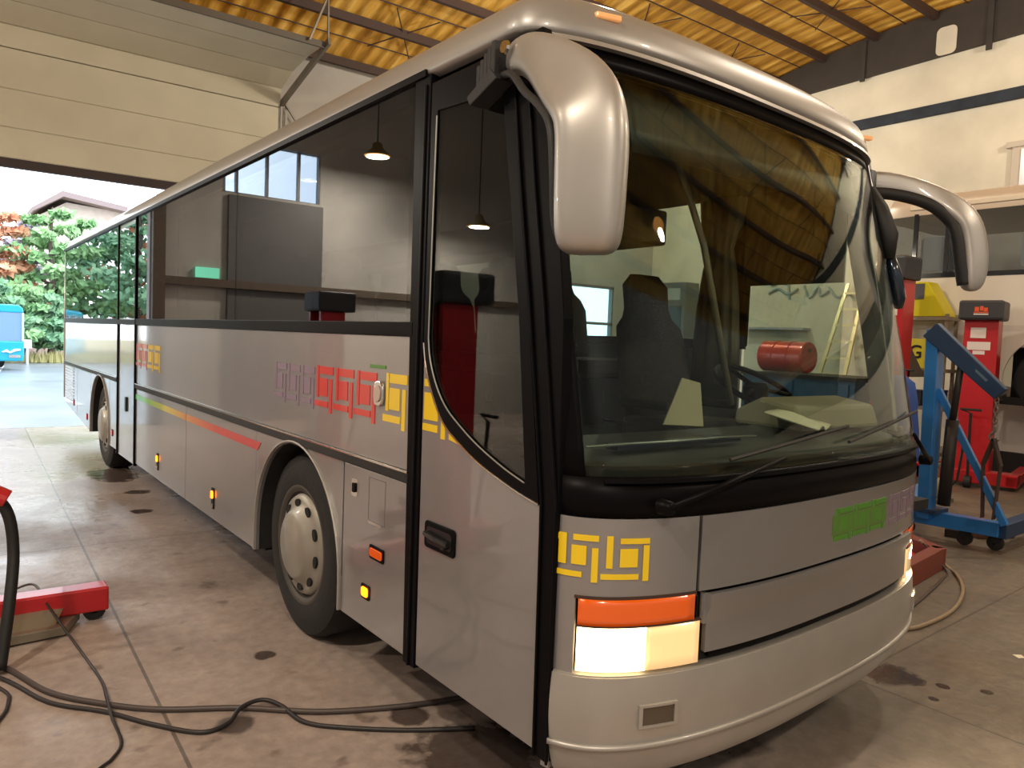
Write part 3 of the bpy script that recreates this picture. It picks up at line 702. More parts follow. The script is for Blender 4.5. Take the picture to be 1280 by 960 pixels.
# things on the dashboard
def sheet(name, x, y, z, w, d, rz, label, m=PAPER, tilt=8, th=.006):
    bm = newbm(); n = 6
    rows = []
    for i in range(n+1):
        rows.append([(w*(i/n-.5), d*(j/n-.5), .015*math.sin(i*1.1)*math.cos(j*.8)) for j in range(n+1)])
    vs = [[bm.verts.new(p) for p in r] for r in rows]; vb = [[bm.verts.new((p[0], p[1], p[2]-th)) for p in r] for r in rows]
    for i in range(n):
        for j in range(n):
            bm.faces.new([vs[i][j], vs[i+1][j], vs[i+1][j+1], vs[i][j+1]]); bm.faces.new([vb[i][j], vb[i][j+1], vb[i+1][j+1], vb[i+1][j]])
    for i in range(n):
        bm.faces.new([vs[i][0], vb[i][0], vb[i+1][0], vs[i+1][0]]); bm.faces.new([vs[i][n], vs[i+1][n], vb[i+1][n], vb[i][n]])
        bm.faces.new([vs[0][i], vs[0][i+1], vb[0][i+1], vb[0][i]]); bm.faces.new([vs[n][i], vb[n][i], vb[n][i+1], vs[n][i+1]])
    bmesh.ops.transform(bm, matrix=Matrix.Translation((x, y, z)) @ Matrix.Rotation(math.radians(rz), 4, 'Z') @ Matrix.Rotation(math.radians(tilt), 4, 'X'), verts=bm.verts[:])
    o = obj(name, bm, m, None, smooth=True); return tag(o, label, 'paper')
sheet('paper_sheet', 1.50, .62, 1.425, .26, .24, 20, 'creased white paper sheet lying on the dashboard below the windscreen', tilt=14)
bm = newbm(); prism(bm, [(-.09, 0), (.085, 0), (.07, .19), (-.01, .21)], -.01, .01, 'xz'); bmesh.ops.transform(bm, matrix=Matrix.Translation((.98, .84, 1.385)) @ Matrix.Rotation(math.radians(-40), 4, 'Z') @ Matrix.Rotation(math.radians(-12), 4, 'X'), verts=bm.verts[:])
tag(obj('cardboard_sign', bm, CREAM, None, bevel=.003), 'blank cream card propped upright on the dashboard behind the windscreen', 'card')

# ================================================================== THE PLACE
# ---- floor
FM = bpy.data.materials.new('workshop_concrete'); FM.use_nodes = True; nt = FM.node_tree; b_ = nt.nodes['Principled BSDF']; L = nt.links
def N(t, **k):
    n = nt.nodes.new(t)
    for a, v in k.items(): setattr(n, a, v)
    return n
tc = N('ShaderNodeTexCoord'); 
def noise(sc, det=6, vec=None, rough=.6):
    n = N('ShaderNodeTexNoise'); n.inputs['Scale'].default_value = sc; n.inputs['Detail'].default_value = det; n.inputs['Roughness'].default_value = rough
    L.new(vec or tc.outputs['Object'], n.inputs['Vector']); return n.outputs['Fac']
def ramp(src, stops):
    r = N('ShaderNodeValToRGB'); L.new(src, r.inputs[0]); el = r.color_ramp.elements
    el[0].position, el[0].color = stops[0]; el[1].position, el[1].color = stops[-1]
    for p_, c_ in stops[1:-1]: q = el.new(p_); q.color = c_
    return r.outputs[0]
def mix(fac, a, b, mode='MIX'):
    m = N('ShaderNodeMix', data_type='RGBA', blend_type=mode)
    if hasattr(fac, 'links') or hasattr(fac, 'node'): L.new(fac, m.inputs[0])
    else: m.inputs[0].default_value = fac
    for s_, v in ((6, a), (7, b)):
        if hasattr(v, 'node'): L.new(v, m.inputs[s_])
        else: m.inputs[s_].default_value = v
    return m.outputs[2]
def math_(op, a, b=None, clamp=False):
    m = N('ShaderNodeMath', operation=op); m.use_clamp = clamp
    for i, v in enumerate((a, b)):
        if v is None: continue
        if hasattr(v, 'node'): L.new(v, m.inputs[i])
        else: m.inputs[i].default_value = v
    return m.outputs[0]
base = ramp(noise(1.1, 8), [(.3, rgb(136, 122, 114)), (.5, rgb(160, 144, 134)), (.72, rgb(178, 162, 150))])
fine = ramp(noise(14, 6), [(.3, (.75, .75, .75, 1)), (.7, (1.08, 1.08, 1.08, 1))])
col = mix(1.0, base, fine, 'MULTIPLY')
spl = ramp(noise(5, 3, rough=.5), [(.28, (.45, .42, .40, 1)), (.36, (1, 1, 1, 1))])
col = mix(.8, col, spl, 'MULTIPLY')
sp = N('ShaderNodeSeparateXYZ'); L.new(tc.outputs['Object'], sp.inputs[0]); X_, Y_n = sp.outputs[0], sp.outputs[1]
# greyer, darker slab on the far side
rgm = N('ShaderNodeMapRange'); L.new(math_('ADD', X_, noise(1.5, 5)), rgm.inputs[0]); rgm.inputs[1].default_value = 1.0; rgm.inputs[2].default_value = 2.4
rg = rgm.outputs[0]
col = mix(math_('MULTIPLY', rg, .95), col, mix(1.0, ramp(noise(1.7, 7), [(.3, rgb(90, 82, 72)), (.7, rgb(118, 108, 94))]), fine, 'MULTIPLY'))
def line(a, b_c, c_, w):  # |a x + b y + c| < w
    s_ = math_('ADD', math_('ADD', math_('MULTIPLY', X_, a), math_('MULTIPLY', Y_n, b_c)), c_)
    return math_('LESS_THAN', math_('ABSOLUTE', s_), w)
ln = line(1, -.035, .86, .008)
for q in (line(1, 0, -2.3, .006), line(.04, -1, .62, .006), line(1, 0, -6.4, .006), line(0, 1, -13.1, .03), line(0, 1, -5.3, .006) ): ln = math_('MAXIMUM', ln, q)
col = mix(math_('MULTIPLY', ln, .65), col, rgb(52, 44, 38))
def blob(x, y, r, rx=1, ry=1):
    nx = math_('MULTIPLY', math_('SUBTRACT', X_, x), 1/rx); ny = math_('MULTIPLY', math_('SUBTRACT', Y_n, y), 1/ry)
    d = math_('SQRT', math_('ADD', math_('MULTIPLY', nx, nx), math_('MULTIPLY', ny, ny)))
    d = math_('ADD', d, math_('MULTIPLY', math_('SUBTRACT', noise(6, 4), .5), r*1.2))
    mrn = N('ShaderNodeMapRange'); L.new(d, mrn.inputs[0]); mrn.inputs[1].default_value = r*.8; mrn.inputs[2].default_value = r*1.05; mrn.inputs[3].default_value = 1; mrn.inputs[4].default_value = 0
    return mrn.outputs[0]
oil_shade = blob(2.52, .62, .16)
for q in (blob(2.62, .38, .035), blob(2.42, .34, .03), blob(2.75, .22, .035), blob(-.55, 1.95, .09), blob(.12, 1.62, .1), blob(-.2, 2.6, .06), blob(.05, 8.3, .25, 1, 2), blob(.1, 7.2, .12), blob(-.05, 6.3, .1), blob(1.3, 1.0, .45), blob(.2, 1.2, .28), blob(1.2, 3.5, .8)): oil_shade = math_('MAXIMUM', oil_shade, q)  # oil spots; the last blobs paint darker floor in the coach's shade
col = mix(math_('MULTIPLY', oil_shade, .8), col, rgb(44, 30, 26))
L.new(col, b_.inputs['Base Color'])
wet = ramp(noise(.55, 5), [(.42, (.62, .62, .62, 1)), (.6, (.28, .28, .28, 1))])
yd = N('ShaderNodeMapRange'); L.new(Y_n, yd.inputs[0]); yd.inputs[1].default_value = 3; yd.inputs[2].default_value = 9; yd.inputs[3].default_value = 1; yd.inputs[4].default_value = .5
ro = math_('MULTIPLY', wet, yd.outputs[0]); ro = math_('SUBTRACT', ro, math_('MULTIPLY', oil_shade, .25)); ro = math_('MAXIMUM', ro, .1)
L.new(ro, b_.inputs['Roughness'])
bp = N('ShaderNodeBump'); bp.inputs['Strength'].default_value = .25; bp.inputs['Distance'].default_value = .02; L.new(noise(9, 6), bp.inputs['Height']); L.new(bp.outputs[0], b_.inputs['Normal'])
bm = newbm(); box(bm, (-10.2, -6.2, -.2), (14.2, 13.15, 0)); struct('floor', bm, FM)

# ---- yard outside (wet asphalt)
YM = mat('wet_asphalt', rgb(128, 136, 146), .28, var=.25, vscale=.5, bump=.1, bscale=6)
bm = newbm(); box(bm, (-60, 13.15, -.2), (60, 36, -.02)); struct('trim_1', bm, YM); bpy.data.objects['trim_1'].name = 'ground'
bm = newbm(); box(bm, (-60, 36, -.2), (60, 90, .02)); g = struct('ground', bm, mat('verge_soil', rgb(150, 140, 100), .95, var=.3, vscale=2))

# ---- walls
PL = mat('stained_plaster', rgb(216, 210, 192), .9, var=.13, vscale=1.1, bump=.25, bscale=5)
PLG = mat('grey_plaster', rgb(160, 166, 176), .9, var=.1, vscale=1.3)
bm = newbm(); box(bm, (14, -6.2, 0), (14.2, 13.2, 8.6)); struct('wall_right', bm, PL)
bm = newbm(); box(bm, (-10.2, -6.2, 0), (-10, 13.2, 8.6)); struct('wall_left', bm, PLG)
bm = newbm(); box(bm, (-10.2, -6.4, 0), (14.2, -6.2, 8.6)); struct('wall_front', bm, PLG)
# gate wall with an opening for the coach (x -1.35..3.6, z<4.06), another far door (x 9.6..12.6) and high windows (x -4.45..-2.6)
GX0, GX1, GZ = -1.4, 4.2, 4.07
bm = newbm()
def wbox(x0, x1, z0, z1): box(bm, (x0, 13, z0), (x1, 13.2, z1))
wbox(-10, -4.45, 0, 7.2); wbox(-4.45, -2.6, 0, 4.2); wbox(-4.45, -2.6, 5.15, 7.2); wbox(-2.6, GX0, 0, 7.2)
wbox(GX0, GX1, GZ+.12, 7.2); wbox(GX1, 9.4, 0, 7.2); wbox(9.4, 12.6, 3.2, 7.2); wbox(12.6, 14, 0, 7.2)
struct('wall_gate', bm, mat('gate_wall_plaster', rgb(168, 164, 158), .9, var=.1, vscale=1.2, bump=.2, bscale=5))
WF = mat('window_frame_grey', rgb(120, 122, 124), .5)
bm = newbm()
for x in (-4.45, -4.03, -3.42, -2.86, -2.63): box(bm, (x-.025, 13.02, 4.2), (x+.025, 13.1, 5.15))
box(bm, (-4.47, 13.02, 4.18), (-2.6, 13.1, 4.22)); w = struct('window_1', bm, WF)
bm = newbm(); box(bm, (-4.45, 13.05, 4.2), (-2.6, 13.06, 5.15)); obj('pane', bm, glassmat('clear_pane', (.9, .95, 1, 1), 1.45), w)
bm = newbm(); box(bm, (-4.5, 12.93, .0), (-2.7, 13.0, 4.15)); struct('door_1', bm, mat('grey_steel_door', rgb(92, 90, 90), .6, .2))
bm = newbm(); box(bm, (-10, 12.86, 2.46), (-1.5, 13, 2.60)); box(bm, (-1.62, 12.84, 0), (-1.42, 13, 4.1)); struct('trim_1', bm, mat('brown_steel', rgb(86, 72, 60), .6))
# far door, glazed and bright
bm = newbm()
for x in (9.4, 11.0, 12.56): box(bm, (x, 13.02, 0), (x+.07, 13.12, 3.2))
for z in (0, 1.05, 2.2, 3.14): box(bm, (9.4, 13.02, z), (12.6, 13.12, z+.07))
w = struct('door_2', bm, WF); bm = newbm(); box(bm, (9.4, 13.06, 0), (12.6, 13.07, 3.2)); obj('pane', bm, glassmat('frosted_pane', (.85, .95, 1, 1), 1.45), w)
# header + brush
bm = newbm(); box(bm, (GX0-.2, 12.90, GZ), (GX1, 13.0, GZ+.14)); struct('trim_2', bm, mat('header_rubber', rgb(52, 40, 40), .7))
# ---- sectional door: vertical run then sloping overhead
DM = mat('cream_door_panel', rgb(194, 188, 166), .7, var=.05, vscale=1.5)
path = [(12.88, 4.21)]
for z in (4.67, 5.25, 5.86): path.append((12.88, z))
path += [(12.72, 6.16), (12.2, 6.34), (11.55, 6.42), (10.95, 6.43)]
bm = newbm(); 
for i in range(len(path)-1):
    (ya, za), (yb, zb) = path[i], path[i+1]; dy, dz = yb-ya, zb-za; l = math.hypot(dy, dz); ny, nz = -dz/l, dy/l; g_ = .008
    ya2, za2, yb2, zb2 = ya+dy/l*g_, za+dz/l*g_, yb-dy/l*g_, zb-dz/l*g_
    prism(bm, [(ya2, za2), (yb2, zb2), (yb2-ny*.04, zb2-nz*.04), (ya2-ny*.04, za2-nz*.04)], -1.9, 3.55)
    ya2, za2, yb2, zb2 = ya-ny*.012, za-nz*.012, yb-ny*.012, zb-nz*.012
    prism(bm, [(ya2, za2), (yb2, zb2), (yb2-ny*.02, zb2-nz*.02), (ya2-ny*.02, za2-nz*.02)], -1.88, 3.53)
dr = struct('door_3', bm, DM, bevel=.006)
bm = newbm(); beam(bm, (-1.9, 10.93, 6.46), (3.6, 10.93, 6.46), .05, .10); obj('door_edge_seal', bm, mat('grey_seal', rgb(92, 84, 74), .6), dr)
bm = newbm()
for off in (.03, .12):
    beam(bm, (3.58+off, 12.9, 4.1), (3.58+off, 12.9, 6.0), .04, .03)
beam(bm, (3.62, 12.9, 5.95), (3.62, 10.8, 6.50), .05, .12, (0, 0, 1)); beam(bm, (3.66, 12.85, 5.95), (4.35, 12.95, 5.1), .03, .03); beam(bm, (3.62, 10.85, 6.45), (3.62, 10.9, 7.55), .03, .03); beam(bm, (3.3, 10.85, 6.45), (3.75, 10.9, 7.6), .03, .03)
obj('door_track', bm, mat('galvanised', rgb(128, 122, 112), .5, .5), dr)

# ---- roof: barrel of translucent ribbed sheets, purlins across, trusses
def zr(y): return 8.42-.0225*(y-5)**2
RM = bpy.data.materials.new('yellow_roof_sheet'); RM.use_nodes = True; nt = RM.node_tree; b_ = nt.nodes['Principled BSDF']; L = nt.links
tc = N('ShaderNodeTexCoord'); sp = N('ShaderNodeSeparateXYZ'); L.new(tc.outputs['Object'], sp.inputs[0])
w = math_('SINE', math_('MULTIPLY', sp.outputs[0], 2*PI/.30))
w2 = N('ShaderNodeMapRange'); L.new(w, w2.inputs[0]); w2.inputs[1].default_value = -1; w2.inputs[2].default_value = 1
mp = N('ShaderNodeMapping'); mp.inputs['Scale'].default_value = (3.2, .35, .5); L.new(tc.outputs['Object'], mp.inputs[0])
nz = noise(1.6, 6, mp.outputs[0])
cl = ramp(nz, [(.32, rgb(160, 112, 36)), (.5, rgb(212, 168, 72)), (.7, rgb(240, 208, 122))])
L.new(cl, b_.inputs['Base Color']); b_.inputs['Roughness'].default_value = .7
bp = N('ShaderNodeBump'); bp.inputs['Strength'].default_value = .9; bp.inputs['Distance'].default_value = .06; L.new(w2.outputs[0], bp.inputs['Height']); L.new(bp.outputs[0], b_.inputs['Normal'])
tr = N('ShaderNodeBsdfTranslucent'); L.new(cl, tr.inputs[0]); ms_ = N('ShaderNodeMixShader'); ms_.inputs[0].default_value = .2
L.new(b_.outputs[0], ms_.inputs[1]); L.new(tr.outputs[0], ms_.inputs[2]); L.new(ms_.outputs[0], nt.nodes['Material Output'].inputs[0])
bm = newbm(); ys = [-6.2+19.4*k/36 for k in range(37)]
rings = [[(-10.2, y, zr(y)), (14.2, y, zr(y)), (14.2, y, zr(y)+.08), (-10.2, y, zr(y)+.08)] for y in ys]
loft(bm, rings); struct('ceiling', bm, RM)
PB = mat('purlin_brown', rgb(66, 48, 42), .7)
bm = newbm()
for k in range(17):
    y = -5.6+k*1.15; beam(bm, (-10, y, zr(y)-.09), (14, y, zr(y)-.09), .09, .15)
struct('trim_3', bm, PB)
bm = newbm()
for k in range(17):
    y = -5.6+k*1.15+.57; beam(bm, (-10, y, zr(y)-.04), (14, y, zr(y)-.04), .015, .02)
for xx in (-3, 1, 5, 9, 11.7):
    for k in range(8):
        y = -5+k*2.3; tube(bm, [(xx, y, zr(y)-.06), (xx+.9, y+1.15, zr(y+1.15)-.06)], .012, 5); tube(bm, [(xx+.9, y, zr(y)-.06), (xx, y+1.15, zr(y+1.15)-.06)], .012, 5)
struct('trim_4', bm, PB)
# big frame against the right wall: steel arch with straight lower chord
bm = newbm(); n = 30; top = []; bot = []
for k in range(n+1):
    y = -5+15.0*k/n; top.append((y, zr(y)-.02)); bot.append((y, 7.56-.028*(y-4.4) if y < 8.7 else 7.44-(y-8.7)*.25))

loft(bm, [[(13.90, *top[i]), (13.99, *top[i]), (13.99, *bot[i]), (13.90, *bot[i])] for i in range(n+1)])
for y in (4.9, 7.3, 2.5, .2): box(bm, (13.86, y-.05, 7.40), (13.90, y+.05, zr(y)-.1))
struct('trim_5', bm, mat('dark_steel_frame', rgb(62, 56, 52), .7, .2, var=.1))
bm = newbm(); prism(bm, rrect(5.48, 7.52, 5.85, 8.05, .1), 13.885, 13.897); struct('trim_6', bm, PL)
# torn dark blue band along the right wall
bm = newbm(); box(bm, (13.9, -5, 6.42), (14.0, 9.3, 6.62)); struct('trim_7', bm, mat('navy_band', rgb(40, 48, 60), .8, var=.3, vscale=4, bump=.4, bscale=8))
bm = newbm(); tube(bm, [(13.93, 8.75, 7.2), (13.93, 8.75, 6.55)], .035, 8); struct('trim_8', bm, DARKM)
# high window on the right wall
bm = newbm(); box(bm, (13.93, 2.2, 4.4), (14.0, 4.4, 5.55)); box(bm, (13.9, 2.1, 5.55), (14.0, 4.5, 5.65)); w = struct('window_2', bm, mat('window_surround', rgb(200, 190, 176), .8))
bm = newbm(); box(bm, (13.91, 2.3, 4.5), (13.94, 4.25, 5.5)); obj('pane', bm, mat('pane_sky_white', rgb(225, 230, 240), .15, 0, .5), w)
# niche ledges seen through the coach
bm = newbm(); box(bm, (13.7, 8.2, 2.2), (14, 9.8, 2.25)); struct('trim_9', bm, PLG)

# ---- graffiti on the right wall
bm = newbm()
gy = 9.3
strokes = [[(0, 0), (.25, .1), (.5, -.03), (.75, .08)], [(.5, .2), (.55, -.15)], [(.9, .15), (1.05, -.12), (1.25, .1), (1.3, -.08), (1.5, .02)], [(1.5, .1), (1.7, -.12), (1.95, -.05), (2.1, -.2)], [(.05, .18), (.3, .25), (.45, .2)]]
for s_ in strokes: tube(bm, [(13.97, gy-a, 3.05+b) for a, b in s_], .028, 6, sm=5)
tag(obj('graffiti', bm, mat('faded_blue_paint', rgb(150, 168, 164), .8)), 'faded blue graffiti scrawl painted on the plaster wall seen through the windscreen', 'graffiti')

# ---- ladder leaning on the right wall
lt = thing('ladder', (13.2, 7.2, 0), 'pale aluminium ladder leaning on the wall, seen through the driver side of the windscreen', 'ladder')
LM = mat('aluminium_pale', rgb(222, 208, 160), .4, .4)
a0, a1, b0, b1 = Vector((12.9, 7.60, 0)), Vector((13.9, 7.32, 3.2)), Vector((12.9, 6.92, 0)), Vector((13.9, 6.96, 3.2))
for p_, q_ in ((a0, a1), (b0, b1)):
    bm = newbm(); beam(bm, p_, q_, .045, .07, (0, 1, 0)); obj('ladder_rail', bm, LM, lt)
for k in range(9):
    t = (k+.7)/9.3; bm = newbm(); beam(bm, a0.lerp(a1, t), b0.lerp(b1, t), .06, .05); obj('ladder_rung', bm, LM, lt)

# ---- red drum on a blue stand, seen through the driver window
t = thing('oil_drum', (10.4, 7.55, 0), 'red steel drum lying on the blue workshop cabinet, seen through the windscreen', 'drum')
bm = newbm(); lathe(bm, [(.001, -.45), (.27, -.45), (.285, -.43), (.28, -.40), (.28, -.16), (.292, -.15), (.28, -.14), (.28, .14), (.292, .15), (.28, .16), (.28, .4), (.285, .43), (.27, .45), (.001, .45)], (10.9, 6.75, 1.62), 'y', 36); obj('drum_body', bm, mat('drum_red', rgb(200, 52, 32), .35, .2, .4), t, autos=40)
bm = newbm(); lathe(bm, [(.001, -.47), (.04, -.47), (.045, -.45)], (10.9, 6.75, 1.75), 'y', 12); obj('drum_bung', bm, DARKM, t)
t = thing('workbench_cabinet', (11.3, 6.6, 0), 'blue steel workshop cabinet under the red drum near the right wall', 'cabinet')
bm = newbm(); box(bm, (10.5, 5.2, .1), (11.9, 7.4, 1.26)); obj('cabinet_body', bm, mat('cabinet_blue', rgb(40, 82, 120), .5), t, bevel=.01)
bm = newbm(); box(bm, (10.45, 5.15, 1.26), (11.95, 7.45, 1.32)); obj('cabinet_top', bm, DARKM, t)
for k in range(2):
    bm = newbm(); box(bm, (10.475, 5.3+k*1.03, .2), (10.5, 6.27+k*1.03, 1.2)); d = obj('cabinet_door', bm, mat('cabinet_blue', rgb(40, 82, 120), .5), t, bevel=.005)
    bm = newbm(); box(bm, (10.45, 6.12+k*1.03-.6*k, .7), (10.475, 6.16+k*1.03-.6*k, .85)); obj('cabinet_handle', bm, CHROME, d)
bm = newbm(); box(bm, (10.47, 5.17, 0), (10.6, 5.3, .1)); box(bm, (11.8, 5.17, 0), (11.93, 5.3, .1)); box(bm, (10.47, 7.3, 0), (10.6, 7.43, .1)); box(bm, (11.8, 7.3, 0), (11.93, 7.43, .1)); obj('cabinet_foot', bm, DARKM, t)

# ---- wall notice boards / machine seen through the coach
t = thing('compressor_unit', (13.6, 11.6, 0), 'tall grey machine cabinet with dark screen, seen through the windscreen', 'machine')
bm = newbm(); box(bm, (13.45, 11.35, 0), (13.99, 12.3, 3.35)); obj('machine_body', bm, mat('machine_grey', rgb(96, 100, 98), .5), t, bevel=.02)
bm = newbm(); box(bm, (13.43, 11.45, 2.2), (13.46, 12.2, 2.75)); obj('machine_screen', bm, mat('machine_dark', rgb(46, 52, 52), .3), t, bevel=.005)
bm = newbm(); box(bm, (13.43, 11.5, 2.9), (13.46, 12.1, 3.2)); obj('machine_panel', bm, mat('machine_pale', rgb(150, 160, 156), .4), t, bevel=.005)

# ---- column lifts (mobile)
LRED = mat('lift_red', rgb(186, 26, 34), .42, .1, .4, var=.1); LBLK = mat('lift_head_black', rgb(52, 52, 56), .5); STEEL = mat('bare_steel', rgb(120, 114, 104), .45, .7)
def lift(loc, rotz, label, hgt=2.24, headz=.26, legs=((-1, 1.05), (1, 1.05))):
    # local: mast stands at origin, forks reach towards -x... built in local coords then parented
    t = thing('column_lift', (0, 0, 0), label, 'vehicle lift', 'mobile column lifts')
    bm = newbm(); prism(bm, [(-.20, -.17), (.20, -.17), (.20, .17), (.14, .17), (.14, -.05), (-.14, -.05), (-.14, .17), (-.20, .17)], .12, hgt, 'xy'); mast = obj('mast', bm, LRED, t, bevel=.006)
    bm = newbm(); box(bm, (-.26, -.30, hgt), (.26, .22, hgt+headz)); hd = obj('head_cover', bm, LBLK, t, bevel=.03)
    bm = newbm(); 
    for a, b, c_, d in ((-.07, .11, -.02, .17), (-.01, .12, .03, .18), (.035, .11, .08, .16), (-.08, .09, .09, .105)): prism(bm, R4(a, hgt+b, c_, hgt+d), -.306, -.30, 'xz')
    obj('head_emblem', bm, mat('emblem_orange', rgb(224, 84, 40), .5), hd)
    bm = newbm(); prism(bm, R4(-.08, hgt+.065, .09, hgt+.082), -.306, -.30, 'xz'); obj('head_lettering', bm, mat('emblem_white', rgb(220, 210, 200), .5), hd)
    for a, b, c_, d in ((-.12, -.24, .06, -.10), (-.15, -.40, .12, -.29), (-.08, -.46, .06, -.41)):
        bm = newbm(); prism(bm, R4(a, hgt+b, c_, hgt+d), -.176, -.17, 'xz'); obj('instruction_label', bm, mat('label_white', rgb(228, 214, 208), .5), mast)
    for s_, ll in legs:
        bm = newbm(); box(bm, (s_*.48-.07, -.25, .06), (s_*.48+.07, ll, .20)); obj('base_leg', bm, LRED, t, bevel=.012)
    bm = newbm(); box(bm, (-.55, -.25, .05), (.55, .0, .22)); obj('base_crossbar', bm, LRED, t, bevel=.012)
    for s_, ll in legs: bm = newbm(); lathe(bm, [(.02, -.03), (.06, -.03), (.06, .03), (.02, .03)], (s_*.48, ll-.07, .06), 'x', 16); obj('roller', bm, RUBBER, t)
    bm = newbm(); lathe(bm, [(.02, -.04), (.08, -.04), (.08, .04), (.02, .04)], (0, -.36, .08), 'x', 16)
    obj('roller', bm, RUBBER, t)
    bm = newbm(); 
    tube(bm, [(0, -.36, .1), (0, -.42, .5), (0, -.46, 1.0), (-.12, -.47, 1.05), (.12, -.47, 1.05)], .018, 8); obj('tow_handle', bm, DARKM, t)
    return t
def carriage(bm, z):  # fork carriage
    box(bm, (-.13, -.02, z), (.13, .16, z+.7)); 
    for s_ in (-1, 1): box(bm, (s_*.16-.04, .1, z), (s_*.16+.04, .95, z+.08)); 
    prism(bm, [(.12, z+.08), (.6, z+.08), (.12, z+.4)], -.18, -.14); prism(bm, [(.12, z+.08), (.6, z+.08), (.12, z+.4)], .14, .18)
LA = lift((0, 0, 0), 0, 'red column lift with black head under the raised white coach wheel')
bm = newbm(); carriage(bm, 1.15); obj('fork_carriage', bm, STEEL, LA, bevel=.006)
LA.location = (9.75, 3.05, 0); LA.rotation_euler = (0, 0, math.radians(-78))
LB = dup(LA, (9.25, 4.02, 0), 'red column lift partly hidden behind the silver coach, beside the yellow shelf', math.radians(-90)); LB.scale = (.95, .95, 1.24)
# left lift: its feet show at the left edge, its mast is mirrored in the coach side
LC = lift((0, 0, 0), 0, 'red steel base foot of a column lift on the floor at the left edge', hgt=2.0, legs=((1, 1.05), (-1, .3)))
bm = newbm(); box(bm, (-.13, -.02, .3), (.13, .16, 1.0)); box(bm, (-.2, .12, .3), (.2, .3, .38)); obj('fork_carriage', bm, STEEL, LC, bevel=.006)
LC.location = (-1.83, 4.10, 0); LC.rotation_euler = (0, 0, math.radians(-90)); 
LD = dup(LC, (-2.6, 8.3, 0), 'red column lift with grey head mirrored in the coach side windows', math.radians(-90))
# sheet-metal ramp shoe under left lift foot
t = thing('floor_guard', (-1.0, 3.6, 0), 'grey sheet-metal tray on the floor against the red lift foot, left edge', 'tray')
bm = newbm(); prism(bm, [(-1.50, 3.36), (-1.02, 3.40), (-.92, 3.62), (-1.50, 3.72)], .01, .06, 'xy')
v = [bm.verts.new(p) for p in ((-1.35, 3.42, .06), (-1.06, 3.45, .06), (-.98, 3.62, .15), (-1.35, 3.68, .17))]; bm.faces.new(v)
obj('guard_plate', bm, mat('dull_steel', rgb(140, 132, 116), .4, .5), t, bevel=.004)
# black hose with red cap at left edge
t = thing('black_hose', (-1.3, 3.1, 0), 'black rubber hose with red end cap standing at the left edge', 'hose')
bm = newbm(); tube(bm, [(-1.50, 3.25, .86), (-1.385, 3.22, .86), (-1.30, 3.22, .76), (-1.275, 3.2, .55), (-1.30, 3.12, .3), (-1.34, 3.05, .02)], .028, 10, sm=6); obj('hose_body', bm, RUBBER, t, smooth=True)
bm = newbm(); tube(bm, [(-1.40, 3.23, .885), (-1.30, 3.21, .83)], .045, 14); obj('hose_cap', bm, LRED, t, bevel=.005)

# lift foot / red tray under driver's side of our coach
t = thing('lift_foot', (4.5, 1.6, 0), 'red steel lift foot lying on the floor right of the coach front', 'lift base')
bm = newbm(); beam(bm, (3.7, 1.26, .09), (4.95, 1.42, .09), .10, .18); beam(bm, (4.9, 1.38, .09), (5.35, 2.1, .09), .10, .18); obj('foot_beam', bm, mat('rusty_red', rgb(120, 56, 42), .6), t, bevel=.008)
bm = newbm(); prism(bm, [(3.75, 1.3), (4.88, 1.45), (5.25, 2.05), (4.0, 1.95)], .02, .07, 'xy'); obj('foot_plate', bm, mat('tray_red', rgb(186, 36, 28), .45), t)

# ---- blue engine crane
BL = mat('crane_blue', rgb(36, 116, 190), .4, .1, .4, var=.1); BL2 = mat('crane_dark_blue', rgb(30, 58, 92), .45, .1)
cr_ = thing('engine_crane', (5.9, 1.9, 0), 'blue hydraulic engine crane on casters behind the front right of the coach', 'crane')
bm = newbm(); beam(bm, (5.9, 1.95, .2), (5.9, 1.98, 1.98), .11, .15, (1, 0, 0)); obj('crane_post', bm, BL, cr_, bevel=.006)
bm = newbm(); beam(bm, (5.86, 2.0, 1.98), (5.92, 1.40, 1.42), .12, .17, taper=.75); obj('crane_boom', bm, BL2, cr_, bevel=.008)
bm = newbm(); beam(bm, (5.91, 1.66, 1.68), (5.915, 1.50, 1.53), .124, .02); obj('boom_lettering', bm, mat('boom_letter', rgb(90, 110, 130), .5), cr_)
bm = newbm(); beam(bm, (5.92, 1.93, 1.42), (5.95, 1.30, .26), .05, .06); obj('crane_brace', bm, BL, cr_, bevel=.004)
for s_ in (0,):
    bm = newbm(); tube(bm, [(5.9, 1.80, .35), (5.9, 1.775, 1.15)], .055, 14); tube(bm, [(5.9, 1.775, 1.15), (5.9, 1.735, 1.72)], .03, 12); obj('hydraulic_ram', bm, DARKM, cr_, smooth=True)
bm = newbm(); beam(bm, (6.2, 2.25, .2), (5.25, 1.12, .2), .12, .14) if False else beam(bm, (5.93, 2.2, .2), (6.02, 1.36, .2), .12, .13); obj('base_crossbar', bm, BL, cr_, bevel=.006)
bm = newbm(); beam(bm, (6.0, 1.36, .19), (7.6, 1.40, .19), .12, .13); obj('base_leg', bm, BL2, cr_, bevel=.006)
bm = newbm(); beam(bm, (5.93, 2.2, .19), (7.5, 2.7, .19), .12, .13); obj('base_leg', bm, BL, cr_, bevel=.006)
bm = newbm(); box(bm, (5.80, 1.82, .26), (6.06, 2.1, .30)); obj('post_plate', bm, BL2, cr_, bevel=.004)
for x, y in ((6.0, 1.64), (6.05, 1.40), (7.5, 1.42), (7.4, 2.66), (5.98, 2.15)):
    bm = newbm(); lathe(bm, [(.015, -.025), (.065, -.025), (.07, -.015), (.07, .015), (.065, .025), (.015, .025)], (x, y, .07), 'x', 20); box(bm, (x-.035, y-.02, .07), (x+.035, y+.03, .14)); obj('caster', bm, RUBBER, cr_, autos=40)
bm = newbm()
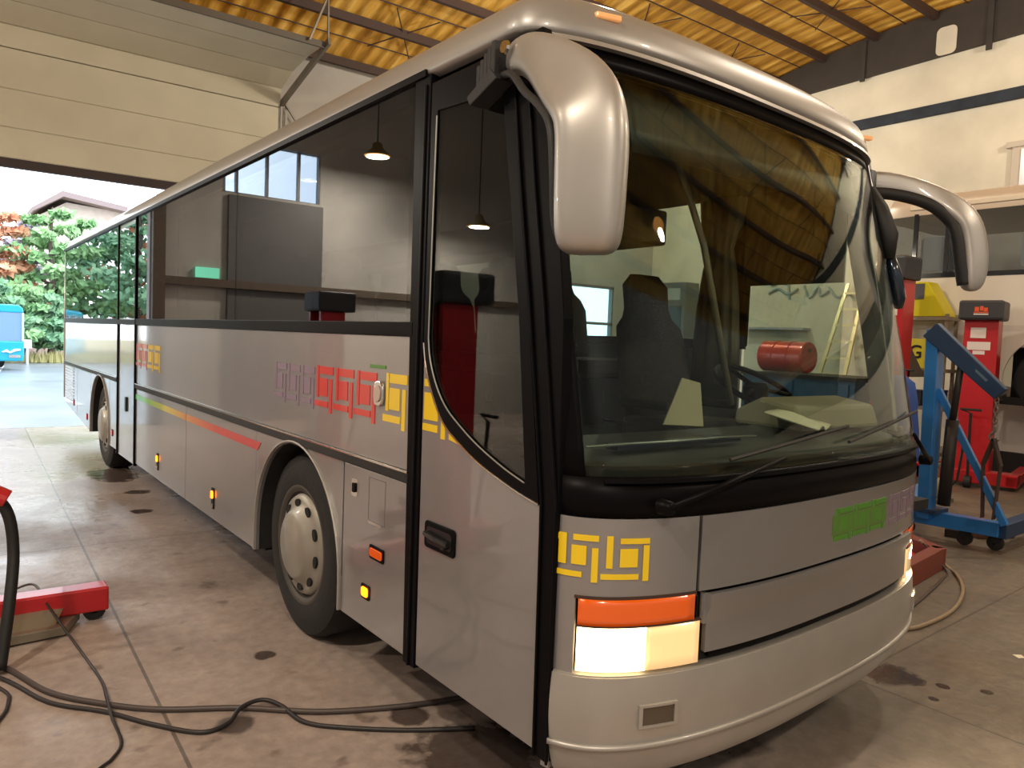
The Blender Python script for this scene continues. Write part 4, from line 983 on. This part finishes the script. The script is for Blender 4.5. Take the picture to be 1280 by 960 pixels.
for k in range(5):
    c0 = Vector((5.92, 1.43, 1.36-.045*k)); pts = []
    for j in range(13):
        a = 2*PI*j/12; u = .016*math.cos(a); v = .03*math.sin(a); pts.append(c0+(Vector((u, 0, v)) if k % 2 else Vector((0, u, v))))
    tube(bm, pts, .006, 6, cap=False)
tube(bm, [(5.92, 1.43, 1.14), (5.92, 1.43, 1.08), (5.92, 1.46, 1.05), (5.92, 1.46, 1.01), (5.92, 1.42, .99), (5.92, 1.39, 1.02)], .011, 8, sm=3)
ch = obj('chain_hook', bm, STEEL, cr_, smooth=True)
bm = newbm(); 
for s_ in (-1, 1): beam(bm, (5.92, 1.43, 1.02), (5.92, 1.43+s_*.07, .78), .07, .02, (0, 1, 0)); beam(bm, (5.92, 1.43+s_*.07, .78), (5.92, 1.43+s_*.045, .30), .07, .008, (0, 1, 0))
tag(obj('lifting_strap', bm, mat('strap_brown', rgb(60, 46, 40), .85)), 'dark webbing strap hanging from the blue crane hook', 'strap')
# parts lying on the crane base
for k, (x, y, z, a, l, lb) in enumerate(((6.25, 1.85, .0, 20, .16, 'dark'), (6.45, 1.68, .0, -30, .14, 'rusty'), (6.75, 1.6, .0, 60, .2, 'dull'))):
    bm = newbm(); M_ = Matrix.Translation((x, y, 0)) @ Matrix.Rotation(math.radians(a), 4, 'Z')
    box(bm, (-l/2, -.06, 0), (l/2, .06, .08), M_); lathe(bm, [(.02, 0), (.05, 0), (.05, .16), (.02, .18)], (x, y, .02), 'z', 14)
    tag(obj('machine_part', bm, mat('part_%d' % k, (rgb(60, 48, 42), rgb(120, 84, 62), rgb(110, 102, 90))[k], .6, .4), bevel=.006), ['dark steel machine part on the floor just behind the crane post', 'rusty brown machine part on the floor between the crane legs', 'dull grey machine part on the floor furthest right of the crane legs'][k], 'machine part')

# ---- trolley jack between lifts
t = thing('bottle_jack', (7.9, 2.75, 0), 'small greasy grey hydraulic jack on the floor before the red lift column', 'jack')
bm = newbm(); box(bm, (7.8, 2.6, 0), (8.1, 2.9, .05)); lathe(bm, [(.08, .05), (.09, .07), (.09, .24), (.06, .28), (.03, .29), (.03, .42), (.05, .43), (.05, .46), (.001, .46)], (7.95, 2.75, 0), 'z', 20); obj('jack_body', bm, mat('jack_grey', rgb(126, 116, 90), .5, .5), t, autos=40)
bm = newbm(); tube(bm, [(7.95, 2.68, .1), (7.9, 2.5, .3), (7.88, 2.45, .75)], .014, 8); obj('jack_handle', bm, DARKM, t)

# ---- yellow bin and shelf with yellow box behind coach
t = thing('parts_shelf', (10.0, 4.0, 0), 'open steel shelf behind the coach mirror carrying yellow items', 'shelf')
SH = mat('shelf_steel', rgb(150, 140, 120), .6, .3)
for x in (9.86, 10.16):
    for y in (3.56, 4.36):
        bm = newbm(); box(bm, (x, y, 0), (x+.04, y+.04, 2.34)); obj('shelf_post', bm, SH, t)
for z in (.3, .95, 1.50, 2.25):
    bm = newbm(); box(bm, (9.84, 3.54, z), (10.22, 4.42, z+.05)); obj('shelf_board', bm, SH, t)
t = thing('yellow_bin', (10.0, 4.0, 2.3), 'yellow plastic bin with sloping front on top of the steel shelf', 'bin')
bm = newbm(); prism(bm, [(3.58, 2.305), (4.34, 2.305), (4.28, 2.81), (3.88, 2.81)], 9.88, 10.2, 'yz'); obj('bin_body', bm, mat('bin_yellow', rgb(214, 200, 20), .5), t, bevel=.01)
bm = newbm(); prism(bm, R4(3.92, 2.56, 4.24, 2.78), 9.865, 9.885); obj('bin_window', bm, mat('bin_grey', rgb(90, 90, 92), .5), t)
t = thing('yellow_box', (10.0, 4.1, 1.55), 'yellow box with black letters NG on the middle of the steel shelf', 'box')
bm = newbm(); box(bm, (9.9, 3.85, 1.55), (10.2, 4.35, 1.98)); obj('box_body', bm, mat('box_yellow', rgb(206, 190, 50), .6), t, bevel=.008)
def text_obj(s_, size, loc, rot, m, parent, name, ext=.002):
    cu = bpy.data.curves.new(name, 'FONT'); cu.body = s_; cu.size = size; cu.extrude = ext; cu.align_x = 'CENTER'; cu.align_y = 'CENTER'; cu.offset = .004
    o = bpy.data.objects.new(name, cu); C.objects.link(o); dg = bpy.context.evaluated_depsgraph_get(); me = bpy.data.meshes.new_from_object(o.evaluated_get(dg))
    me.transform(Matrix.Translation(loc) @ rot); me.materials.clear(); me.materials.append(m)
    bpy.data.objects.remove(o); o = bpy.data.objects.new(name, me); C.objects.link(o)
    if parent is not None:
        o.parent = parent
        if parent.type == 'EMPTY': o.matrix_parent_inverse = Matrix.Translation(-Vector(parent.location))
    return o
# facing -x : text x axis -> -y
RX = Matrix(((0, 0, -1, 0), (-1, 0, 0, 0), (0, 1, 0, 0), (0, 0, 0, 1)))
text_obj('NG', .27, (9.895, 4.1, 1.78), RX, mat('letter_black', rgb(24, 22, 20), .6), t, 'box_lettering')
bl = [((10.02, 3.72), .22, .22, rgb(60, 80, 150), 'blue'), ((10.02, 4.25), .2, .3, rgb(200, 200, 190), 'white'), ((10.02, 4.0), .24, .2, rgb(50, 52, 56), 'black')]
for (x, y), w_, h_, c_, nm in bl:
    bm = newbm(); box(bm, (x-.12, y-w_/2, 1.0), (x+.12, y+w_/2, 1.0+h_)); box(bm, (x-.125, y-w_/2-.005, 1.0+h_), (x+.125, y+w_/2+.005, 1.03+h_))
    tag(obj('storage_box', bm, mat('sbox_'+nm, c_, .6), bevel=.01), nm+' storage box on the lower board of the steel shelf', 'box')
# person-like blue cloth / jacket? -> blue overalls hanging on the shelf post
bm = newbm(); rings = []
for z, a, b in ((1.50, .05, .04), (1.42, .16, .07), (1.2, .2, .09), (.9, .22, .1), (.6, .25, .12), (.52, .24, .1)):
    ring = []
    for j in range(28):
        an = 2*PI*j/28; k = 1+.12*math.sin(7*an+z*5); ring.append((7.3+b*k*math.cos(an), 2.95+a*k*math.sin(an), z))
    rings.append(ring)
loft(bm, rings); hang = tag(obj('blue_overalls', bm, mat('overall_blue', rgb(58, 84, 150), .9), smooth=True), 'blue work overalls hung on a stand behind the blue crane post', 'overalls')
t = thing('coat_stand', (7.3, 2.95, 0), 'dark steel stand holding the blue overalls', 'stand')
bm = newbm(); tube(bm, [(7.3, 2.95, 0), (7.3, 2.95, 1.6)], .02, 8); obj('stand_pole', bm, DARKM, t)
bm = newbm(); lathe(bm, [(.001, .02), (.2, .015), (.21, 0), (.001, 0)], (7.3, 2.95, 0), 'z', 24); tube(bm, [(7.3, 2.8, 1.56), (7.3, 3.1, 1.56)], .012, 6); obj('stand_base', bm, DARKM, t)

# ---- cables on the floor
def cable(name, pts, r, label, m, z=None):
    bm = newbm(); P = [(x, y, r+.001+(0 if len(q) == 0 else q[0])) for x, y, *q in pts]
    tube(bm, P, r, 8, sm=8); return tag(obj(name, bm, m, smooth=True), label, 'cable')
CB = mat('cable_grey', rgb(72, 62, 58), .5); CB2 = mat('cable_black', rgb(38, 34, 34), .5)
cable('floor_cable', [(-1.6, 3.6), (-1.334, 3.125), (-1.176, 2.691), (-.986, 2.432), (-.792, 2.246), (-.494, 2.072), (-.215, 1.85), (.104, 1.70), (.385, 1.62), (.9, 1.5)], .013, 'thicker grey cable running from the left edge to under the coach', CB)
cable('floor_cable', [(-1.62, 3.4), (-1.344, 2.974), (-1.187, 2.588), (-.998, 2.361), (-.85, 2.133), (-.699, 1.955), (-.58, 1.97), (-.50, 2.04, .02), (-.40, 2.06, .02), (-.34, 1.98, .01), (-.301, 1.801), (-.176, 1.663), (.046, 1.494), (.3, 1.35)], .010, 'black cable with a loop beside the thicker cable in front of the coach', CB2)
cable('floor_cable', [(-1.2, 4.3, .02), (-1.123, 3.90, .16), (-1.089, 3.517, .14), (-1.0, 3.19, .02), (-.956, 2.728), (-.973, 2.451, .02), (-.986, 2.245, .02), (-.985, 2.053), (-1.037, 1.942), (-1.087, 1.894), (-1.3, 1.7)], .007, 'thin dark cable coming down over the red lift foot and crossing the other cables', CB2)
cable('floor_cable', [(-1.9, 2.0), (-1.5, 2.3), (-1.37, 2.535), (-1.332, 2.681), (-1.333, 2.80), (-1.42, 2.95), (-1.7, 3.1)], .008, 'short dark cable curve at the bottom left corner', CB2)
cable('floor_cable', [(1.9, 1.3), (2.6, 1.05), (3.161, .911), (3.393, .847), (3.905, .868), (4.446, 1.021), (4.842, 1.229), (5.05, 1.40), (4.9, 1.55, .19)], .013, 'beige hose bowing outward on the floor right of the coach', mat('hose_beige', rgb(140, 122, 96), .5))
cable('floor_cable', [(2.2, .95), (2.9, .94), (3.401, 1.002), (4.06, 1.12), (4.62, 1.24), (4.90, 1.33), (4.85, 1.5, .19)], .009, 'thin grey cable inside the curve of the beige hose right of the coach', CB)
bm = newbm(); prism(bm, [(3.40, .30), (3.44, .28), (3.47, .31), (3.43, .34)], .001, .004, 'xy'); tag(obj('paper_scrap', bm, PAPER), 'small pale scrap of paper on the floor at the right', 'scrap')

# ---- raised white coach on the right
WB = mat('white_coach_paint', rgb(222, 214, 202), .35, .1, .5)
BG = mat('dark_coach_glass', rgb(38, 40, 44), .08, 0, .6)
b2 = thing('coach', (11.5, -1, .9), 'white and cream coach raised on red column lifts by the right wall', 'bus')
Z = .95
bx0 = 10.3
def b2o(name, bm, m, parent=None, **k): return obj(name, bm, m, parent or b2, **k)
bm = newbm()
# body with rounded far corner seen at y~4.9
def b2ring(z, ins=0):
    return [(bx0+ins, -7, z), (bx0+ins, 4.35, z), (bx0+.08+ins, 4.75, z), (bx0+.35+ins, 4.95-ins, z), (bx0+2.1-ins, 4.95-ins, z), (bx0+2.42-ins, 4.75, z), (bx0+2.5-ins, 4.35, z), (bx0+2.5-ins, -7, z)]
loft(bm, [b2ring(2.12), b2ring(2.20, -.01), b2ring(2.80), b2ring(2.95)]); b2o('upper_body', bm, WB, smooth=False, bevel=.01)
bm = newbm(); loft(bm, [b2ring(3.85), b2ring(3.98), b2ring(4.06, .02), b2ring(4.14, .10), b2ring(4.20, .35)]); b2o('roof', bm, mat('cream_roof', rgb(196, 178, 158), .4, .1, .4), autos=50)
bm = newbm(); box(bm, (bx0-.02, -7, 3.93), (bx0+.02, 4.4, 4.0)); b2o('roof_rail', bm, mat('cream_rail', rgb(220, 206, 184), .4), bevel=.01)
# glass band with openings
bm = newbm(); loft(bm, [b2ring(2.92, .03), b2ring(3.87, .03)], cap=False)
b2o('window_band', bm, glassmat('coach_dark_glass', (.5, .53, .56, 1), 1.5))
bm = newbm()
for y in (4.30, 3.84, 3.76, 2.6, 1.0, -.6): box(bm, (bx0-.005, y-.03, 2.92), (bx0+.03, y+.03, 3.87))
box(bm, (bx0-.006, -7, 2.90), (bx0+.01, 4.4, 2.97)); b2o('window_post', bm, BG)
# white plates painted as daylight from the far windows
for y, w_ in ((4.25, .42), (3.62, .22), (2.9, .40)):
    bm = newbm(); prism(bm, rrect(y-w_, 3.02, y, 3.52, .06), bx0+.10, bx0+.14); b2o('painted_far_window', bm, mat('far_window_white', rgb(206, 208, 204), .8))
# lower sides, wheel arch opening
WY = 2.35
bm = newbm()
outer = [(-7, 2.15), (-7, 1.2), (WY-.62, 1.2)]+arc(WY, 1.45, .62, 180, 0, 20)+[(WY+.62, 1.2), (WY+.62, 1.2)]
prism(bm, [(-7, 2.15), (-7, 1.15), (WY-.63, 1.15)]+arc(WY, 1.45, .63, 180, 0, 20)+[(WY+.63, 1.15), (3.05, 1.15), (3.25, 1.5), (3.75, 1.95), (4.3, 2.0), (4.4, 2.15)], bx0, bx0+.03); b2o('side_skirt', bm, WB)
bm = newbm(); loft(bm, [b2ring(1.9, .05), b2ring(2.15, .01)]); b2o('front_skirt', bm, WB, bevel=.01)
bm = newbm(); box(bm, (bx0+.03, -6.9, 1.1), (bx0+2.4, 3.0, 1.2)); b2o('underfloor', bm, DARK)
bm = newbm(); lathe(bm, [(.29, .02), (.33, .0), (.47, -.005), (.52, .05), (.52, .25), (.48, .29), (.29, .28)], (bx0+.06, WY, 1.45), 'x', 48); b2w = b2o('wheel_tyre', bm, TYRE, autos=40)
bm = newbm(); lathe(bm, [(.001, .06), (.1, .05), (.13, .12), (.25, .14), (.29, .03)], (bx0+.06, WY, 1.45), 'x', 40); b2o('wheel_rim', bm, mat('rim_grey', rgb(120, 116, 110), .5, .5), b2w, smooth=True)
bm = newbm(); box(bm, (bx0+.4, WY-.65, 1.1), (bx0+.42, WY+.65, 2.1)); b2o('wheel_housing', bm, DARK)
# white tank and magenta sheet under it
t = thing('white_panel', (11.2, 3.2, 0), 'white removed body panel standing on the floor under the raised coach', 'panel')
bm = newbm(); prism(bm, [(2.4, .36), (3.8, .36), (4.3, .9), (3.9, 1.35), (2.4, 1.3)], 11.1, 11.16); obj('panel_skin', bm, WB, t, bevel=.01)
bm = newbm(); box(bm, (11.16, 2.5, 0), (11.5, 2.6, 1.2)); box(bm, (11.16, 3.7, 0), (11.5, 3.8, 1.1)); box(bm, (11.08, 2.5, .0), (11.2, 3.8, .36)); obj('panel_support', bm, DARKM, t)
t = thing('magenta_cover', (11.4, 1.4, 0), 'dark magenta cloth cover under the raised white coach', 'cover')
bm = newbm(); rings = []
for x in (10.9, 11.1, 11.6, 11.9):
    ring = [(x, .7+k*.2, .12+(.38+.06*math.sin(k*1.7+x*3))*math.sin(PI*(k+.5)/8)) for k in range(8)]
    rings.append(ring+[(x, 2.1, 0), (x, .7, 0)])
loft(bm, rings); obj('cloth_sheet', bm, mat('magenta', rgb(104, 20, 52), .8), t, smooth=True)

# ---- lamps hung in the workshop
WARM = emis('sodium_glow', (1, .40, .08, 1), 5)
def highbay(name, x, y, z, label, power, bulb=False):
    t = thing('pendant_lamp', (x, y, z), label, 'lamp', 'orange pendant lamps under the roof')
    bm = newbm(); lathe(bm, [(.05, .22), (.09, .20), (.10, .12), (.24, 0), (.25, -.02), (.235, -.02), (.09, .10), (.05, .12)], (x, y, z), 'z', 28); obj('lamp_shade', bm, mat('shade_alu', rgb(150, 140, 120), .35, .8), t, smooth=True)
    bm = newbm(); lathe(bm, [(.001, .012), (.20, .012), (.235, .0), (.20, -.004), (.001, -.004)], (x, y, z-.02), 'z', 24); obj('lamp_glass', bm, WARM, t, smooth=True)
    bm = newbm(); tube(bm, [(x, y, z+.2), (x, y, zr(y)-.1)], .012, 6); obj('hanging_rod', bm, DARKM, t)
    ld = bpy.data.lights.new('lamp_light', 'AREA'); ld.shape = 'DISK'; ld.size = .40; ld.energy = power; ld.color = (1, .88, .72)
    lo = bpy.data.objects.new('lamp_light', ld); C.objects.link(lo); lo.location = (x, y, z-.035)
    if bulb:
        C.objects.unlink(lo); ld = bpy.data.lights.new('lamp_light', 'POINT'); ld.energy = power; ld.color = (1, .88, .72); ld.shadow_soft_size = .10
        lo = bpy.data.objects.new('lamp_light', ld); C.objects.link(lo); lo.location = (x, y, z-.16)
LAMPS = [(-4.9, 11.5, 5.0), (-7.2, 11.5, 4.0), (-5.5, 4.0, 6.4), (-4.5, -.5, 6.6), (-2.5, -4.5, 5.6), (3.9, -3.8, 5.6), (6.2, .6, 6.8), (6.0, 6.5, 7.2), (10.5, 9.8, 6.0), (11.8, 1.0, 6.9)]
for i, (x, y, z) in enumerate(LAMPS): highbay('pendant', x, y, z, 'round metal pendant lamp with glowing orange bulb hanging from the workshop roof', (300, 260, 330, 260, 200, 260, 300, 420, 380, 300)[i], i in (2, 5, 6, 7, 8, 9))
# exit sign reflected in the side glass
t = thing('exit_sign', (-2.35, 12.9, 2.7), 'small green lit emergency sign on the wall left of the gate', 'sign')
bm = newbm(); box(bm, (-2.55, 12.93, 2.62), (-2.15, 13.0, 2.80)); obj('sign_case', bm, emis('exit_green', (.3, 1, .6, 1), 1.6), t)

# headlamp real light
for x in (.15, 2.35):
    ld = bpy.data.lights.new('headlamp_light', 'SPOT'); ld.energy = 22; ld.color = (1, .75, .45); ld.spot_size = math.radians(120); ld.spot_blend = .8; ld.shadow_soft_size = .05
    lo = bpy.data.objects.new('headlamp_light', ld); C.objects.link(lo); p = F(TH(x), .74, .06); lo.location = p; lo.rotation_euler = (math.radians(80), 0, math.radians(180+(25 if x < 1 else -25)) )

# ================================================================== OUTSIDE
TEAL = mat('teal_paint', rgb(0, 150, 180), .35, 0, .4)
tb = thing('city_bus', (-.2, 33, 0), 'bright blue-green city bus parked in the yard beyond the gate', 'bus')
def T(bm): bmesh.ops.transform(bm, matrix=Matrix.Translation((-.19, 29.8, 0)) @ Matrix.Rotation(math.radians(15), 4, 'Z'), verts=bm.verts[:])
def tob(name, bm, m, parent=None, **k): T(bm); return obj(name, bm, m, parent or tb, **k)
bm = newbm(); prism(bm, [(-1.22, .3), (1.22, .3), (1.25, .5), (1.25, 1.0), (-1.25, 1.0), (-1.25, .5)], 0, 11, 'xz'); tob('lower_body', bm, TEAL, bevel=.05)
bm = newbm(); prism(bm, [(-1.22, 1.98), (1.22, 1.98), (1.2, 2.15), (1.05, 2.25), (-1.05, 2.25), (-1.2, 2.15)], 0, 11, 'xz'); tob('roof', bm, TEAL, bevel=.04)
bm = newbm(); box(bm, (-1.2, .03, 1.0), (1.2, 10.9, 1.98)); tob('glass_band', bm, mat('bus_glass_blue', rgb(112, 142, 172), .12, 0, .5))
for x in (-1.22, 1.16): bm = newbm(); box(bm, (x, -.01, 1.0), (x+.06, .1, 1.98)); tob('window_post', bm, mat('post_white', rgb(180, 196, 206), .5))
for k in range(1, 7):
    for x in (-1.23, 1.19): bm = newbm(); box(bm, (x, k*1.7, 1.0), (x+.04, k*1.7+.1, 1.98)); tob('window_post', bm, MATS['post_white'])
bm = newbm(); tube(bm, [(.55, -.03, .62), (.68, -.03, .66), (.78, -.03, .60), (.92, -.03, .68), (1.1, -.03, .70)], [.02, .05, .03, .05, .03], 8); tob('front_emblem', bm, mat('emb_white', rgb(235, 240, 240), .5))
bm = newbm(); box(bm, (.75, -.03, .42), (1.1, .02, .52)); box(bm, (-1.1, -.03, .42), (-.75, .02, .52)); tob('headlamp', bm, CHROME)
for x in (-1.05, .8):
    for y in (1.6, 8.6):
        bm = newbm(); lathe(bm, [(.1, 0), (.42, 0), (.44, .03), (.44, .25), (.1, .26)], (x, y, .44), 'x', 24); tob('wheel', bm, TYRE)
bm = newbm(); tube(bm, [(-1.2, 0, 1.9), (-1.4, -.15, 1.85), (-1.42, -.15, 1.5)], .05, 6); tob('side_mirror', bm, RUBBER)

# house
t = thing('house', (4, 47, 0), 'pale stone house with overhanging flat-pitched roof beyond the trees', 'house')
HM = mat('house_wall', rgb(206, 190, 180), .9, var=.08)
k = 47/30.
bm = newbm(); prism(bm, [(3.0, 0), (8.5, 0), (8.5, 7.8), (4.2, 8.1), (3.0, 7.3)], 46, 54, 'xz'); obj('house_wall', bm, HM, t)
bm = newbm(); prism(bm, [(2.6, 7.35), (3.95, 8.25), (7.0, 7.85), (7.0, 8.12), (3.9, 8.55), (2.55, 7.52)], 45, 55, 'xz'); obj('house_roof', bm, mat('roof_grey_brown', rgb(140, 124, 124), .8), t)
for x in (4.6, 6.4):
    bm = newbm(); box(bm, (x, 45.93, 3.4), (x+1.1, 46.05, 4.8)); obj('house_window', bm, mat('hwin', rgb(110, 116, 124), .3), t)
t = thing('low_building', (3, 45, 0), 'low pink-walled outbuilding behind the tree trunks', 'building')
bm = newbm(); box(bm, (0, 43.5, 0), (9, 45, 2.2)); obj('building_wall', bm, mat('pinkwall', rgb(222, 196, 196), .9), t)
bm = newbm(); prism(bm, [(-.2, 2.2), (9.2, 2.2), (9.2, 2.35), (-.2, 2.35)], 43.3, 45.2, 'xz'); obj('building_roof', bm, mat('roof_grey_brown', rgb(140, 124, 124), .8), t)

# trees
def leafmat(n, c1, c2):
    m = bpy.data.materials.new(n); m.use_nodes = True; t_ = m.node_tree; b = t_.nodes['Principled BSDF']; b.inputs['Roughness'].default_value = .8
    tc = t_.nodes.new('ShaderNodeTexCoord'); no = t_.nodes.new('ShaderNodeTexNoise'); no.inputs['Scale'].default_value = 1.2; t_.links.new(tc.outputs['Object'], no.inputs[0])
    r = t_.nodes.new('ShaderNodeValToRGB'); r.color_ramp.elements[0].position = .35; r.color_ramp.elements[0].color = c1; r.color_ramp.elements[1].position = .65; r.color_ramp.elements[1].color = c2
    t_.links.new(no.outputs[0], r.inputs[0]); t_.links.new(r.outputs[0], b.inputs['Base Color']); MATS[n] = m; return m
GR = leafmat('pine_green', rgb(120, 164, 110), rgb(160, 196, 140)); GR2 = leafmat('dark_conifer', rgb(100, 146, 112), rgb(140, 178, 136)); OR = leafmat('autumn_leaves', rgb(196, 128, 96), rgb(214, 168, 134)); MV = leafmat('mauve_leaves', rgb(150, 140, 156), rgb(176, 168, 178))
BARK = mat('bark', rgb(96, 80, 76), .9)
def tree(x, y, h, kind, label, seed, w=1.0):
    rnd = random.Random(seed); m = {'pine': GR, 'dark': GR2, 'autumn': OR, 'mauve': MV}[kind]
    t = thing('tree', (x, y, 0), label, 'tree', 'trees beyond the yard')
    bm = newbm(); tube(bm, [(x, y, 0), (x+.1, y, h*.35), (x-.08, y, h*.7), (x, y, h*.93)], [.16, .12, .08, .03], 8)
    limbs = []
    nb = 16
    for k in range(nb):
        z = h*(.22+.70*k/nb); a = k*2.4+rnd.random(); r = w*(h*.30)*(1-.75*(k/nb)**1.4)*(.75+.4*rnd.random())
        e = Vector((x+r*math.cos(a), y+r*math.sin(a), z+.15*r)); tube(bm, [(x, y, z-.1), e], [.05, .015], 5); limbs.append((e, r, z))
    obj('trunk', bm, BARK, t)
    bm = newbm()
    for e, r, z in limbs:
        for q in range(3):
            c0 = Vector((x, y, z)).lerp(e, .45+.28*q); rr = max(.35, r*.42)
            for j in range(46):
                d = Vector((rnd.gauss(0, 1), rnd.gauss(0, 1), rnd.gauss(0, .5))); d.normalize(); pt = c0+Vector((d.x*rr, d.y*rr, d.z*rr*.55))*rnd.random()**.4
                s_ = .15+.10*rnd.random(); u = Vector((rnd.gauss(0, 1), rnd.gauss(0, 1), rnd.gauss(0, 1))).normalized(); v = u.orthogonal().normalized()
                bm.faces.new([bm.verts.new(pt+u*s_), bm.verts.new(pt+v*s_*.7), bm.verts.new(pt-u*s_), bm.verts.new(pt-v*s_*.7)])
    obj('foliage', bm, m, t)
tree(2.75, 38.5, 7.3, 'pine', 'tall green pine tree whose top stands before the house gable', 3)
tree(4.1, 40, 7.2, 'pine', 'green pine tree partly hidden by the rear of the silver coach', 4)
tree(.6, 38.5, 6.9, 'autumn', 'orange autumn-leaved tree at the far left', 5, .9)
tree(.3, 36.3, 3.6, 'dark', 'low dark green tree right behind the city bus', 6, 1.3)
tree(1.9, 41, 6.9, 'mauve', 'thin bare mauve tree between the orange tree and the tall pine', 7, .8)
tree(1.5, 36.6, 3.3, 'pine', 'low bushy green pine to the right of the city bus', 8, 1.3)
tree(2.5, 36.8, 3.0, 'dark', 'low dark green pine beside the coach rear corner', 9, 1.2)
for k, (x, y, h, kd) in enumerate(((-3.6, 45, 8.4, 'pine'), (-7.5, 44.5, 9, 'dark'), (-12, 45, 9.4, 'pine'), (-17, 44, 9.5, 'pine'), (-23, 45, 9.5, 'dark'), (-30, 45, 10, 'pine'), (-9.8, 49, 9.2, 'autumn'), (-5.4, 49, 9.5, 'dark'), (-14.6, 49, 9.5, 'dark'))):
    tree(x, y, h, kd, 'tree mirrored in the rear windows of the silver coach', 20+k, 1.2)
# verge grass and post
bm = newbm(); rnd = random.Random(2)
for k in range(5000):
    x = rnd.uniform(-22, 5.5); y = 35.6+rnd.random()*1.6; h = .2+.35*rnd.random(); v0 = Vector((x, y, 0)); s_ = .03
    bm.faces.new([bm.verts.new(v0+Vector((-s_, 0, 0))), bm.verts.new(v0+Vector((s_, 0, 0))), bm.verts.new(v0+Vector((rnd.gauss(0, .06), rnd.gauss(0, .06), h)))])
tag(obj('dry_grass', bm, mat('dry_grass', rgb(176, 168, 112), .9)), 'dry yellow grass growing on the verge under the trees', 'grass', kind='stuff')
t = thing('marker_post', (1.5, 34.9, 0), 'short white marker post standing at the edge of the yard', 'post')
bm = newbm(); tube(bm, [(1.5, 34.9, -.02), (1.5, 34.9, .6)], .05, 8); obj('post_shaft', bm, mat('white_post', rgb(235, 235, 230), .6), t)
bm = newbm(); box(bm, (1.35, 34.84, .6), (1.65, 34.96, .95)); obj('post_head', bm, mat('white_post', rgb(235, 235, 230), .6), t, bevel=.02)
bm = newbm(); 
for x in (-7, -1, 1.9, 8): prism(bm, [(x, 17), (x+.12, 17), (x+1.6, 33), (x+1.45, 33)], -.019, -.014, 'xy')
g = struct('trim_10', bm, mat('white_road_paint', rgb(205, 208, 210), .6))

# ================================================================== world
w = bpy.data.worlds.new('overcast'); bpy.context.scene.world = w; w.use_nodes = True; nt = w.node_tree
bg = nt.nodes['Background']; bg.inputs[0].default_value = (.86, .93, 1.0, 1); bg.inputs[1].default_value = 3.9
vs = bpy.context.scene.view_settings; vs.view_transform = 'Standard'; vs.look = 'None'; vs.exposure = .35; vs.gamma = 1; vs.use_curve_mapping = False
